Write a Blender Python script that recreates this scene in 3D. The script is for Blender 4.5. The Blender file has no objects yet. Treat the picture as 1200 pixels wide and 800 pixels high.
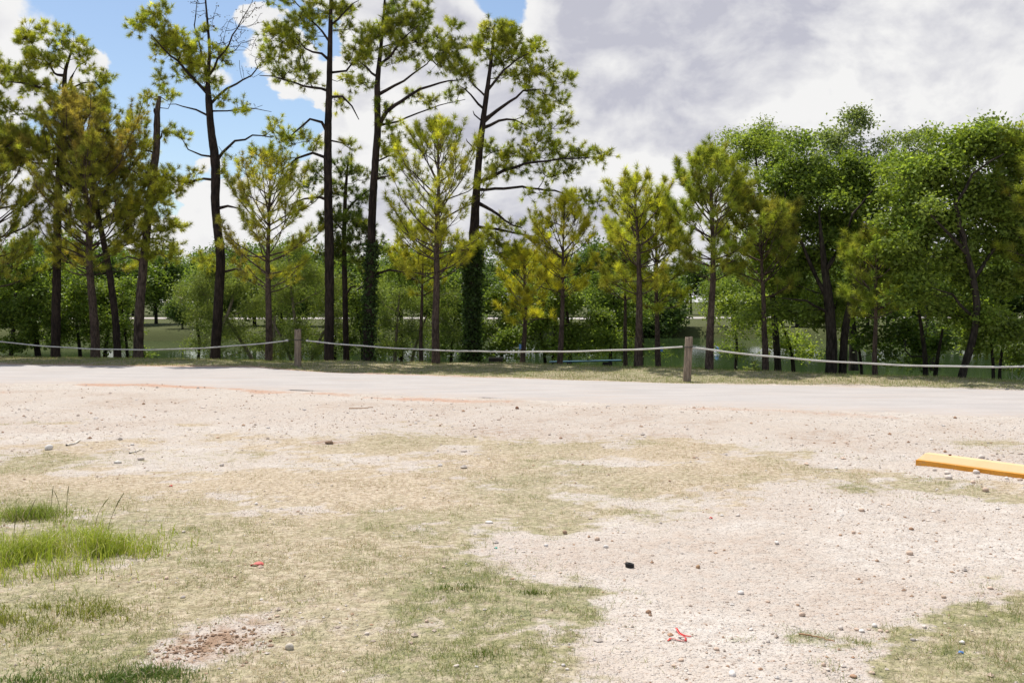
import bpy, math
import numpy as np

# ------------------------------------------------------------------ camera
F, HZ, EYE = 1167.0, 355.0, 1.6          # focal length and horizon row for the 1200 x 800 photograph
scene = bpy.context.scene
COL = scene.collection
cam_data = bpy.data.cameras.new("camera")
cam_data.sensor_width = 36.0
cam_data.lens = 36.0 * F / 1200.0
cam_data.shift_y = -(400.0 - HZ) / 1200.0
cam_data.clip_start = 0.1
cam_data.clip_end = 6000.0
cam = bpy.data.objects.new("camera", cam_data)
cam.location = (0, 0, EYE)
cam.rotation_euler = (math.radians(90), 0, 0)
COL.objects.link(cam)
scene.camera = cam

# ------------------------------------------------------------------ sky, sun, exposure
SUN_EL = math.radians(65)
SUN_H = np.array([-0.55, 0.83]); SUN_H /= np.linalg.norm(SUN_H)
SUN_DIR = np.array([SUN_H[0] * math.cos(SUN_EL), SUN_H[1] * math.cos(SUN_EL), math.sin(SUN_EL)])
SKY_STRENGTH = 0.10
CLOUD_STRENGTH = 0.68
SUN_STRENGTH = 4.0
scene.view_settings.view_transform = 'Standard'
scene.view_settings.look = 'None'
scene.view_settings.exposure = 0.42
scene.view_settings.gamma = 1.0
scene.view_settings.use_curve_mapping = False
scene.cycles.max_bounces = 6
scene.cycles.diffuse_bounces = 3
scene.cycles.glossy_bounces = 3
scene.cycles.transmission_bounces = 4
scene.cycles.use_denoising = True

sun = bpy.data.lights.new("sun", 'SUN')
sun.energy = SUN_STRENGTH
sun.angle = math.radians(0.53)
sun.color = (1.0, 0.945, 0.87)
sun_ob = bpy.data.objects.new("sun", sun)
COL.objects.link(sun_ob)
sun_ob.location = tuple(SUN_DIR * 60)
sun_ob.rotation_euler = (math.pi / 2 - SUN_EL, 0, math.atan2(SUN_DIR[0], -SUN_DIR[1]))


class NT:
    """small helper for node trees"""
    def __init__(self, tree):
        self.t = tree
        tree.nodes.clear()

    def n(self, kind, **kw):
        node = self.t.nodes.new(kind)
        for k, v in kw.items():
            setattr(node, k, v)
        return node

    def put(self, sock, v):
        if isinstance(v, bpy.types.NodeSocket):
            self.t.links.new(v, sock)
        elif v is not None:
            sock.default_value = v

    def m(self, op, a, b=None, c=None, clamp=False):
        node = self.n('ShaderNodeMath', operation=op, use_clamp=clamp)
        for i, v in enumerate((a, b, c)):
            self.put(node.inputs[i], v)
        return node.outputs[0]

    def vm(self, op, a, b=None):
        node = self.n('ShaderNodeVectorMath', operation=op)
        self.put(node.inputs[0], a)
        self.put(node.inputs[1], b)
        return node.outputs['Value'] if op == 'DOT_PRODUCT' else node.outputs[0]

    def ramp(self, v, lo, hi, a=0.0, b=1.0, smooth=True):
        node = self.n('ShaderNodeMapRange', interpolation_type='SMOOTHSTEP' if smooth else 'LINEAR')
        for i, q in enumerate((v, lo, hi, a, b)):
            self.put(node.inputs[i], q)
        return node.outputs[0]

    def noise(self, vec, scale, detail=4, rough=0.5, dist=0.0):
        node = self.n('ShaderNodeTexNoise')
        self.put(node.inputs['Vector'], vec)
        node.inputs['Scale'].default_value = scale
        node.inputs['Detail'].default_value = detail
        node.inputs['Roughness'].default_value = rough
        node.inputs['Distortion'].default_value = dist
        return node.outputs['Fac'], node.outputs['Color']

    def voro(self, vec, scale, feature='F1'):
        node = self.n('ShaderNodeTexVoronoi', feature=feature)
        self.put(node.inputs['Vector'], vec)
        node.inputs['Scale'].default_value = scale
        return node

    def mix(self, fac, a, b, blend='MIX'):
        node = self.n('ShaderNodeMix', data_type='RGBA', blend_type=blend)
        self.put(node.inputs[0], fac)
        self.put(node.inputs[6], a)
        self.put(node.inputs[7], b)
        return node.outputs[2]


def rgb(r, g, b):
    return (r, g, b, 1.0)


world = bpy.data.worlds.new("World")
scene.world = world
world.use_nodes = True
world.cycles.sampling_method = 'MANUAL'
world.cycles.sample_map_resolution = 512
w = NT(world.node_tree)
tc = w.n('ShaderNodeTexCoord')
D = tc.outputs['Generated']
sky = w.n('ShaderNodeTexSky', sky_type='NISHITA')
sky.sun_disc = False
sky.sun_elevation = SUN_EL
sky.sun_rotation = math.atan2(SUN_DIR[0], SUN_DIR[1])
sky.air_density = 1.0
sky.dust_density = 0.8
sky.ozone_density = 2.0


def pdir(x, y):
    v = np.array([(x - 600) / F, 1.0, -(y - HZ) / F])
    return tuple(v / np.linalg.norm(v))


# cumulus: billowing noise on the view direction, with the masses and gaps of this sky added
sv = w.vm('MULTIPLY', D, (1.0, 1.0, 1.45))
fine, warp_col = w.noise(sv, 9.0, 9, 0.57, 0.25)
big, _ = w.noise(sv, 3.6, 3, 0.5)
dens = w.m('ADD', w.m('MULTIPLY', big, 0.5), w.m('MULTIPLY', fine, 0.72))
DW = w.vm('NORMALIZE', w.vm('ADD', D, w.vm('MULTIPLY', w.vm('SUBTRACT', warp_col, (0.5, 0.5, 0.5)), (0.14, 0.14, 0.14))))
masses = [((10, 35), 0.08, 0.36), ((112, 95), 0.034, 0.44), ((120, 240), 0.07, 0.20), ((30, 190), 0.09, 0.12),
          ((278, 70), 0.06, 0.56), ((185, -8), 0.035, 0.28), ((232, 165), 0.035, 0.40), ((262, 250), 0.05, 0.34), ((400, 180), 0.10, 0.20), ((440, 60), 0.07, 0.08),
          ((870, 130), 0.37, 0.40), ((1180, 80), 0.35, 0.26), ((560, 215), 0.16, 0.22),
          ((150, 50), 0.13, -0.30), ((200, 130), 0.10, -0.22), ((320, 120), 0.05, -0.16), ((325, 195), 0.08, -0.16), ((595, 12), 0.06, -0.40),
          ((225, 290), 0.05, -0.10), ((330, 40), 0.06, -0.16)]
total = dens
for (qx, qy), rad, wt in masses:
    dt = w.vm('DOT_PRODUCT', DW, pdir(qx, qy))
    total = w.m('ADD', total, w.ramp(dt, math.cos(rad * 1.3), 1.0, 0.0, wt * 1.15))
mask = w.ramp(total, 0.60, 0.655)
thick = w.ramp(total, 0.66, 1.0)
fine_l, _ = w.noise(w.vm('ADD', sv, tuple(np.array(SUN_DIR) * 0.028)), 9.0, 6, 0.57, 0.25)
relief = w.m('SUBTRACT', fine_l, fine)
soft, _ = w.noise(w.vm('MULTIPLY', D, (1.0, 1.0, 2.0)), 4.6, 4, 0.5)
under = w.ramp(soft, 0.42, 0.64)
shade = w.m('ADD', w.m('MULTIPLY', thick, w.m('MULTIPLY_ADD', under, 0.85, 0.08)), w.m('MULTIPLY', relief, w.m('MULTIPLY_ADD', thick, 2.4, 1.6)))
shade = w.ramp(shade, 0.0, 1.2, smooth=False)
cloud_col = w.mix(shade, rgb(1.0, 0.995, 0.99), rgb(0.60, 0.605, 0.69))
bg_sky = w.n('ShaderNodeBackground')
w.put(bg_sky.inputs[0], sky.outputs[0])
bg_sky.inputs[1].default_value = SKY_STRENGTH
bg_cl = w.n('ShaderNodeBackground')
w.put(bg_cl.inputs[0], cloud_col)
bg_cl.inputs[1].default_value = CLOUD_STRENGTH
mixs = w.n('ShaderNodeMixShader')
w.put(mixs.inputs[0], mask)
w.t.links.new(bg_sky.outputs[0], mixs.inputs[1])
w.t.links.new(bg_cl.outputs[0], mixs.inputs[2])
outw = w.n('ShaderNodeOutputWorld')
w.t.links.new(mixs.outputs[0], outw.inputs[0])

# ------------------------------------------------------------------ helpers
rng = np.random.default_rng(7)


def P(x, y, d):
    """pixel of the photograph at distance d -> point"""
    return np.array([(x - 600) / F * d, d, EYE - (y - HZ) / F * d])


def G(x, y):
    """pixel of the photograph on the level ground -> (x, y) in metres"""
    d = EYE * F / (y - HZ)
    return ((x - 600) / F * d, d)


_perm = np.random.default_rng(11).random((256, 256))


def vnoise(x, y):
    xi = np.floor(x).astype(int); yi = np.floor(y).astype(int)
    fx = x - xi; fy = y - yi
    fx = fx * fx * (3 - 2 * fx); fy = fy * fy * (3 - 2 * fy)
    a = _perm[xi & 255, yi & 255]; b = _perm[(xi + 1) & 255, yi & 255]
    c = _perm[xi & 255, (yi + 1) & 255]; d = _perm[(xi + 1) & 255, (yi + 1) & 255]
    return (a * (1 - fx) + b * fx) * (1 - fy) + (c * (1 - fx) + d * fx) * fy


def fbm(x, y, s, o=4, off=0.0):
    v = 0; a = 0.5; t = 0
    x = np.asarray(x, float); y = np.asarray(y, float)
    for i in range(o):
        v = v + a * vnoise(x * s + off + 17.3 * i, y * s - off + 9.1 * i)
        t += a; a *= 0.5; s *= 2.03
    return v / t


def smooth(a, b, v):
    t = np.clip((v - a) / (b - a), 0, 1)
    return t * t * (3 - 2 * t)


def mesh_obj(name, verts, faces, mat, parent=None, col=None, shade_smooth=False, origin=None):
    """verts Nx3; faces Mx3 or Mx4 (numpy) -> linked mesh object"""
    verts = np.asarray(verts, np.float32)
    if origin is not None:
        verts = verts - np.asarray(origin, np.float32)
    faces = np.asarray(faces, np.int32)
    me = bpy.data.meshes.new(name)
    n, k = faces.shape
    me.vertices.add(len(verts)); me.vertices.foreach_set('co', verts.ravel())
    me.loops.add(n * k); me.loops.foreach_set('vertex_index', faces.ravel())
    me.polygons.add(n)
    me.polygons.foreach_set('loop_start', np.arange(0, n * k, k, dtype=np.int32))
    me.polygons.foreach_set('use_smooth', np.full(n, shade_smooth))
    if col is not None:
        for cname, c in (col.items() if isinstance(col, dict) else (('col', col),)):
            c = np.asarray(c, np.float32)
            if c.shape[1] == 3:
                c = np.concatenate([c, np.ones((len(c), 1), np.float32)], 1)
            at = me.color_attributes.new(cname, 'FLOAT_COLOR', 'POINT')
            at.data.foreach_set('color', c.ravel())
    me.update(calc_edges=True)
    me.materials.append(mat)
    ob = bpy.data.objects.new(name, me)
    COL.objects.link(ob)
    if parent is not None:
        ob.parent = parent
    return ob


def tag(o, label=None, cat=None, group=None, kind=None):
    if label: o['label'] = label
    if cat: o['category'] = cat
    if group: o['group'] = group
    if kind: o['kind'] = kind
    return o


def empty(name, loc):
    o = bpy.data.objects.new(name, None)
    o.empty_display_size = 0.2
    o.location = tuple(float(v) for v in loc)
    COL.objects.link(o)
    return o


def unit(v):
    return v / np.maximum(np.linalg.norm(v, axis=-1, keepdims=True), 1e-9)


def frames(t):
    ref = np.where(np.abs(t[:, 2:3]) > 0.9, np.array([[1.0, 0.2, 0.0]]), np.array([[0.0, 0.0, 1.0]]))
    u = unit(np.cross(t, ref))
    return u, np.cross(t, u)


# ------------------------------------------------------------------ materials
def new_mat(name):
    m = bpy.data.materials.new(name)
    m.use_nodes = True
    return m, NT(m.node_tree)


def principled(nt, base, rough=0.8, spec=0.3, normal=None, metallic=0.0):
    b = nt.n('ShaderNodeBsdfPrincipled')
    nt.put(b.inputs['Base Color'], base)
    nt.put(b.inputs['Roughness'], rough)
    b.inputs['Specular IOR Level'].default_value = spec
    b.inputs['Metallic'].default_value = metallic
    if normal is not None:
        nt.put(b.inputs['Normal'], normal)
    return b


def finish(nt, shader):
    o = nt.n('ShaderNodeOutputMaterial')
    nt.t.links.new(shader.outputs[0], o.inputs[0])


def bump(nt, h, strength, dist, normal=None):
    b = nt.n('ShaderNodeBump')
    b.inputs['Strength'].default_value = strength
    b.inputs['Distance'].default_value = dist
    nt.put(b.inputs['Height'], h)
    if normal is not None:
        nt.put(b.inputs['Normal'], normal)
    return b.outputs[0]


def leaf_mat(name, trans=0.35, rough=0.5, spec=0.25, warm=(1.25, 1.2, 0.55)):
    m, nt = new_mat(name)
    at = nt.n('ShaderNodeAttribute', attribute_name='col')
    c = at.outputs['Color']
    p = principled(nt, c, rough, spec)
    tr = nt.n('ShaderNodeBsdfTranslucent')
    nt.put(tr.inputs[0], nt.mix(1.0, c, rgb(*warm), 'MULTIPLY'))
    mx = nt.n('ShaderNodeMixShader')
    mx.inputs[0].default_value = trans
    nt.t.links.new(p.outputs[0], mx.inputs[1])
    nt.t.links.new(tr.outputs[0], mx.inputs[2])
    finish(nt, mx)
    return m


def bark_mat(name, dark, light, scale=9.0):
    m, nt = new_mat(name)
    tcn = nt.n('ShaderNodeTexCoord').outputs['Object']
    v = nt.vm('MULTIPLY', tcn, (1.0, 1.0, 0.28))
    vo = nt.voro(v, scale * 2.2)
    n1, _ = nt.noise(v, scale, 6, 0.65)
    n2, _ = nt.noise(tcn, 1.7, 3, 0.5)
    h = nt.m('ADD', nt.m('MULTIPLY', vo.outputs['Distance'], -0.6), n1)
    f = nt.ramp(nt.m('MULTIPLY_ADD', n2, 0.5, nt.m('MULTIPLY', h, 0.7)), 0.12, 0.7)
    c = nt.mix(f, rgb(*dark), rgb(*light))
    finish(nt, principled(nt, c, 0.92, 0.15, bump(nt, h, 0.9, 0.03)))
    return m


def plain_mat(name, c, rough=0.7, var=0.15, scale=20.0, spec=0.3, bmp=0.3):
    m, nt = new_mat(name)
    tcn = nt.n('ShaderNodeTexCoord').outputs['Object']
    n1, _ = nt.noise(tcn, scale, 5, 0.6)
    col = nt.mix(nt.ramp(n1, 0.3, 0.7), rgb(*[q * (1 - var) for q in c]), rgb(*[min(1, q * (1 + var)) for q in c]))
    finish(nt, principled(nt, col, rough, spec, bump(nt, n1, bmp, 0.01)))
    return m


M_NEEDLE = leaf_mat("pine_needles", 0.50, 0.5, 0.2)
M_LEAF = leaf_mat("broad_leaves", 0.50, 0.45, 0.3)
M_GRASS = leaf_mat("grass_blades", 0.3, 0.6, 0.2, (1.1, 1.1, 0.7))
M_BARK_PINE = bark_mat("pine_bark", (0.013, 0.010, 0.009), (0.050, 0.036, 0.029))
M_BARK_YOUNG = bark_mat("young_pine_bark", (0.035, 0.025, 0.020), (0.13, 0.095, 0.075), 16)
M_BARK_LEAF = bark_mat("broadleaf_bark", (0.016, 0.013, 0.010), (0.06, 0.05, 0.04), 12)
M_BARK_PALE = bark_mat("pale_bark", (0.12, 0.10, 0.075), (0.30, 0.26, 0.20), 14)
M_BARK_DEAD = bark_mat("weathered_dead_wood", (0.025, 0.018, 0.015), (0.12, 0.09, 0.072), 10)

# ground
M_GROUND, g = new_mat("dirt_gravel_and_turf_soil")
pos = g.n('ShaderNodeNewGeometry').outputs['Position']
cov = g.n('ShaderNodeAttribute', attribute_name='cover')
cs = g.n('ShaderNodeSeparateColor'); g.put(cs.inputs[0], cov.outputs['Color'])
cov2 = g.n('ShaderNodeAttribute', attribute_name='cover2')
cs2 = g.n('ShaderNodeSeparateColor'); g.put(cs2.inputs[0], cov2.outputs['Color'])
A_GRASS, A_GREEN, A_LITTER = cs.outputs[0], cs.outputs[1], cs.outputs[2]
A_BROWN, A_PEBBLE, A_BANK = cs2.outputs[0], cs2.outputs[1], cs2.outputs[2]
n_fine, _ = g.noise(pos, 55.0, 5, 0.65)
n_mid, _ = g.noise(pos, 9.0, 5, 0.6)
n_low, _ = g.noise(pos, 1.3, 4, 0.55)
v1 = g.voro(pos, 42.0); v2 = g.voro(pos, 95.0)
vc = g.n('ShaderNodeSeparateColor'); g.put(vc.inputs[0], v1.outputs['Color'])
vc2 = g.n('ShaderNodeSeparateColor'); g.put(vc2.inputs[0], v2.outputs['Color'])
dirt = g.mix(g.ramp(n_mid, 0.3, 0.7), rgb(0.46, 0.41, 0.36), rgb(0.575, 0.53, 0.48))
dirt = g.mix(g.ramp(n_low, 0.35, 0.7, 0.0, 0.55), dirt, rgb(0.48, 0.41, 0.345))
peb = g.mix(vc.outputs[1], rgb(0.40, 0.32, 0.26), rgb(0.68, 0.64, 0.60))
pm = g.m('MULTIPLY', g.ramp(v1.outputs['Distance'], 0.62, 0.30), g.ramp(vc.outputs[0], 0.45, 0.6))
peb2 = g.mix(vc2.outputs[1], rgb(0.27, 0.20, 0.16), rgb(0.66, 0.62, 0.58))
pm2 = g.m('MULTIPLY', g.ramp(v2.outputs['Distance'], 0.6, 0.3), g.ramp(vc2.outputs[0], 0.4, 0.6))
pebbled = g.mix(g.m('MULTIPLY', pm2, g.m('MULTIPLY_ADD', A_PEBBLE, 0.7, 0.35)), dirt, peb2)
n_sp, _ = g.noise(pos, 28.0, 6, 0.75)
pebbled = g.mix(g.ramp(n_sp, 0.56, 0.66, 0.0, 0.75), pebbled, rgb(0.33, 0.235, 0.175))
pebbled = g.mix(g.m('MULTIPLY', pm, g.m('MULTIPLY_ADD', A_PEBBLE, 0.75, 0.1)), pebbled, peb)
brown = g.mix(n_fine, rgb(0.24, 0.155, 0.10), rgb(0.40, 0.285, 0.205))
c = g.mix(g.m('MULTIPLY', A_BROWN, g.ramp(n_mid, 0.38, 0.62)), pebbled, brown)
n_turf, _ = g.noise(pos, 24.0, 5, 0.7)
straw = g.mix(g.ramp(n_turf, 0.35, 0.65), rgb(0.32, 0.235, 0.15), rgb(0.58, 0.49, 0.37))
turf = g.mix(g.ramp(n_turf, 0.35, 0.65), rgb(0.12, 0.135, 0.045), rgb(0.29, 0.275, 0.12))
gsoil = g.mix(g.m('MULTIPLY', A_GREEN, g.ramp(n_mid, 0.3, 0.65, 0.35, 1.0)), straw, turf)
gm = g.ramp(g.m('ADD', A_GRASS, g.m('MULTIPLY', g.m('SUBTRACT', n_mid, 0.5), 1.5)), 0.28, 0.8)
c = g.mix(g.m('MULTIPLY', gm, 0.85), c, gsoil)
lit = g.mix(n_fine, rgb(0.36, 0.18, 0.11), rgb(0.55, 0.36, 0.26))
n_l, _ = g.noise(g.vm('MULTIPLY', pos, (1.0, 2.2, 1.0)), 7.0, 5, 0.65)
c = g.mix(g.ramp(g.m('ADD', A_LITTER, g.m('MULTIPLY', g.m('SUBTRACT', n_l, 0.5), 1.3)), 0.45, 0.8, 0, 0.8), c, lit)
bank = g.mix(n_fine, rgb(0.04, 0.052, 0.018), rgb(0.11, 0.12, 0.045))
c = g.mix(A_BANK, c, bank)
hh = g.m('ADD', g.m('MULTIPLY', n_fine, 0.5), g.m('ADD', g.m('MULTIPLY', pm, 0.7), g.m('MULTIPLY', pm2, 0.35)))
nrm = bump(g, hh, 0.8, 0.012)
nrm = bump(g, n_mid, 0.6, 0.05, nrm)
finish(g, principled(g, c, 0.95, 0.1, nrm))

M_ROAD, g = new_mat("packed_limestone_gravel")
pos = g.n('ShaderNodeNewGeometry').outputs['Position']
cov = g.n('ShaderNodeAttribute', attribute_name='cover')
cs = g.n('ShaderNodeSeparateColor'); g.put(cs.inputs[0], cov.outputs['Color'])
n_fine, _ = g.noise(pos, 40.0, 5, 0.7)
st, _ = g.noise(g.vm('MULTIPLY', pos, (0.6, 2.0, 1.0)), 1.2, 5, 0.6)
c = g.mix(g.ramp(st, 0.3, 0.7), rgb(0.39, 0.37, 0.36), rgb(0.465, 0.44, 0.425))
c = g.mix(g.ramp(n_fine, 0.35, 0.7, 0, 0.5), c, rgb(0.40, 0.36, 0.335))
n_s, _ = g.noise(pos, 22.0, 6, 0.75)
c = g.mix(g.ramp(n_s, 0.58, 0.68, 0, 0.6), c, rgb(0.34, 0.28, 0.24))
n_w, _ = g.noise(g.vm('MULTIPLY', pos, (0.25, 1.6, 1.0)), 1.6, 5, 0.6)
c = g.mix(g.ramp(n_w, 0.5, 0.7, 0, 0.5), c, rgb(0.43, 0.365, 0.32))
n_l, _ = g.noise(g.vm('MULTIPLY', pos, (1.0, 2.4, 1.0)), 6.0, 5, 0.65)
lit = g.mix(n_fine, rgb(0.38, 0.22, 0.15), rgb(0.52, 0.37, 0.28))
c = g.mix(g.ramp(g.m('ADD', cs.outputs[2], g.m('MULTIPLY', g.m('SUBTRACT', n_l, 0.5), 2.6)), 0.45, 0.9, 0, 0.7), c, lit)
c = g.mix(g.m('MULTIPLY', cs.outputs[0], g.ramp(n_l, 0.35, 0.6)), c, rgb(0.45, 0.385, 0.335))
finish(g, principled(g, c, 0.95, 0.1, bump(g, n_fine, 0.7, 0.012)))

M_WATER, g = new_mat("murky_green_pond_water")
pos = g.n('ShaderNodeNewGeometry').outputs['Position']
wn, _ = g.noise(g.vm('MULTIPLY', pos, (1.0, 0.5, 1.0)), 2.6, 3, 0.5)
wl, _ = g.noise(pos, 0.12, 2, 0.5)
c = g.mix(g.ramp(wl, 0.3, 0.7), rgb(0.032, 0.058, 0.018), rgb(0.044, 0.075, 0.026))
finish(g, principled(g, c, 0.06, 0.5, bump(g, wn, 0.10, 0.05)))

# stones take their colour from the attribute
M_STONE, g = new_mat("loose_stones")
at = g.n('ShaderNodeAttribute', attribute_name='col')
pos = g.n('ShaderNodeTexCoord').outputs['Object']
n1, _ = g.noise(pos, 90.0, 4, 0.6)
finish(g, principled(g, g.mix(g.ramp(n1, 0.3, 0.7, 0, 0.35), at.outputs['Color'], rgb(0.36, 0.27, 0.20)), 0.95, 0.1, bump(g, n1, 0.5, 0.004)))

# ------------------------------------------------------------------ terrain
def px_line(pts):
    a = np.array([G(*p) for p in pts])
    return a[np.argsort(a[:, 0])]


def interp_line(L, x):
    y = np.interp(x, L[:, 0], L[:, 1])
    s0 = (L[1, 1] - L[0, 1]) / (L[1, 0] - L[0, 0]); s1 = (L[-1, 1] - L[-2, 1]) / (L[-1, 0] - L[-2, 0])
    y = np.where(x < L[0, 0], L[0, 1] + s0 * 0.6 * np.maximum(x - L[0, 0], -40), y)
    return np.where(x > L[-1, 0], L[-1, 1] + s1 * 0.8 * np.minimum(x - L[-1, 0], 12), y)


CREST = px_line([(0, 418), (300, 424), (600, 427), (900, 437), (1200, 448)])
ROAD_FAR = px_line([(0, 427), (300, 431), (400, 437), (600, 443), (800, 449), (1000, 453), (1200, 458)])
ROAD_NEAR = px_line([(0, 450), (170, 450), (300, 458), (400, 461), (500, 466), (600, 469), (800, 476), (1000, 483), (1200, 490)])
WATER_Z = -1.0
FAR_SHORE = 69.0


def road_band(x, y):
    """1 on the lane, with a ragged border"""
    e = (fbm(x, y, 0.9, 3, 5.0) - 0.5) * 0.5
    return smooth(-0.2, 0.2, y - interp_line(ROAD_NEAR, x) + e) * smooth(-0.2, 0.2, interp_line(ROAD_FAR, x) - y + e)


def far_shore(x):
    return FAR_SHORE + 5.0 * np.sin(x * 0.07 + 0.8) + 3.0 * np.sin(x * 0.19)


def height(x, y):
    x = np.asarray(x, float); y = np.asarray(y, float)
    yc = interp_line(CREST, x)
    t = y - yc
    near_bank = -2.3 * smooth(0.1, 6.5, t)
    fs = far_shore(x)
    z = near_bank + 2.05 * smooth(-1.6, 1.8, y - fs)
    z = z + 0.30 * smooth(2.0, 45.0, y - fs)
    lump = (fbm(x, y, 0.35, 3) - 0.5) * 0.10 + (fbm(x, y, 2.2, 3, 3.0) - 0.5) * 0.035
    flat = 1 - smooth(-0.6, 0.3, y - interp_line(ROAD_NEAR, x)) * smooth(-0.6, 0.3, interp_line(ROAD_FAR, x) - y)
    z = z + lump * np.where(t < 1.5, flat, 1.0) * (y < 60)
    # gentle hump of the verge
    z = z + 0.05 * np.exp(-((t + 1.0) / 1.2) ** 2)
    z = z + 0.0012 * np.maximum(y - 140, 0)
    return z


def poly_sd(x, y, poly):
    """signed distance, positive inside"""
    p = np.array(poly); q = np.roll(p, -1, 0)
    dmin = np.full(x.shape, 1e9); ins = np.zeros(x.shape, bool)
    for (ax, ay), (bx, by) in zip(p, q):
        ex, ey = bx - ax, by - ay
        t = np.clip(((x - ax) * ex + (y - ay) * ey) / (ex * ex + ey * ey + 1e-12), 0, 1)
        dmin = np.minimum(dmin, np.hypot(x - ax - t * ex, y - ay - t * ey))
        cond = ((ay > y) != (by > y)) & (x < (bx - ax) * (y - ay) / (by - ay + 1e-12) + ax)
        ins ^= cond
    return np.where(ins, dmin, -dmin)


TURF = [G(*p) for p in [(-60, 519), (0, 519), (130, 513), (300, 507), (430, 501), (520, 503), (640, 509), (800, 517), (930, 528), (1070, 545),
                        (1040, 578), (960, 568), (890, 577), (800, 596), (720, 606), (600, 618), (505, 636), (540, 660), (640, 688),
                        (668, 730), (690, 800)]] + [(0.3, 2.5), (-6, 2.5), (-12, 6)]
TURF_B = [G(*p) for p in [(1000, 800), (1020, 772), (1075, 752), (1090, 722), (1130, 700), (1210, 680)]] + [(4.2, 3.6), (2.0, 3.4)]
TURF_C = [G(*p) for p in [(1110, 516), (1160, 514), (1260, 522), (1260, 531), (1180, 529)]]
TURF_D = [G(*p) for p in [(1040, 556), (1120, 560), (1260, 585), (1260, 600), (1110, 582), (1000, 578)]]
TURF_E = [G(*p) for p in [(40, 494), (90, 492), (95, 496), (45, 498)]]
TURF_F = [G(*p) for p in [(205, 496), (250, 494), (262, 499), (210, 500)]]
TURF_G = [G(*p) for p in [(690, 737), (740, 715), (800, 722), (760, 742)]]
GREENS = [((70, 640), 1.5, 1.0), ((10, 600), 0.9, 1.0), ((120, 785), 0.8, 1.0), ((540, 680), 0.6, 0.9), ((570, 760), 0.5, 1.0), ((640, 605), 0.55, 0.75),
          ((760, 600), 0.5, 0.7), ((430, 660), 0.6, 0.6), ((1170, 730), 0.35, 0.8), ((1000, 574), 0.4, 0.9), ((200, 690), 1.2, 0.6), ((330, 700), 0.8, 0.5),
          ((480, 515), 1.2, 0.5), ((640, 520), 1.0, 0.5), ((20, 720), 1.0, 0.95), ((90, 770), 0.9, 0.9), ((230, 790), 0.5, 0.6), ((470, 770), 0.8, 0.6), ((160, 640), 0.9, 0.7), ((1150, 522), 0.8, 0.6)]
BROWNS = [((245, 757), 0.24, 1.0), ((205, 778), 0.12, 0.8), ((290, 738), 0.2, 0.6), ((386, 516), 0.25, 0.9), ((1110, 502), 0.6, 0.3), ((590, 505), 0.8, 0.5)]


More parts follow.
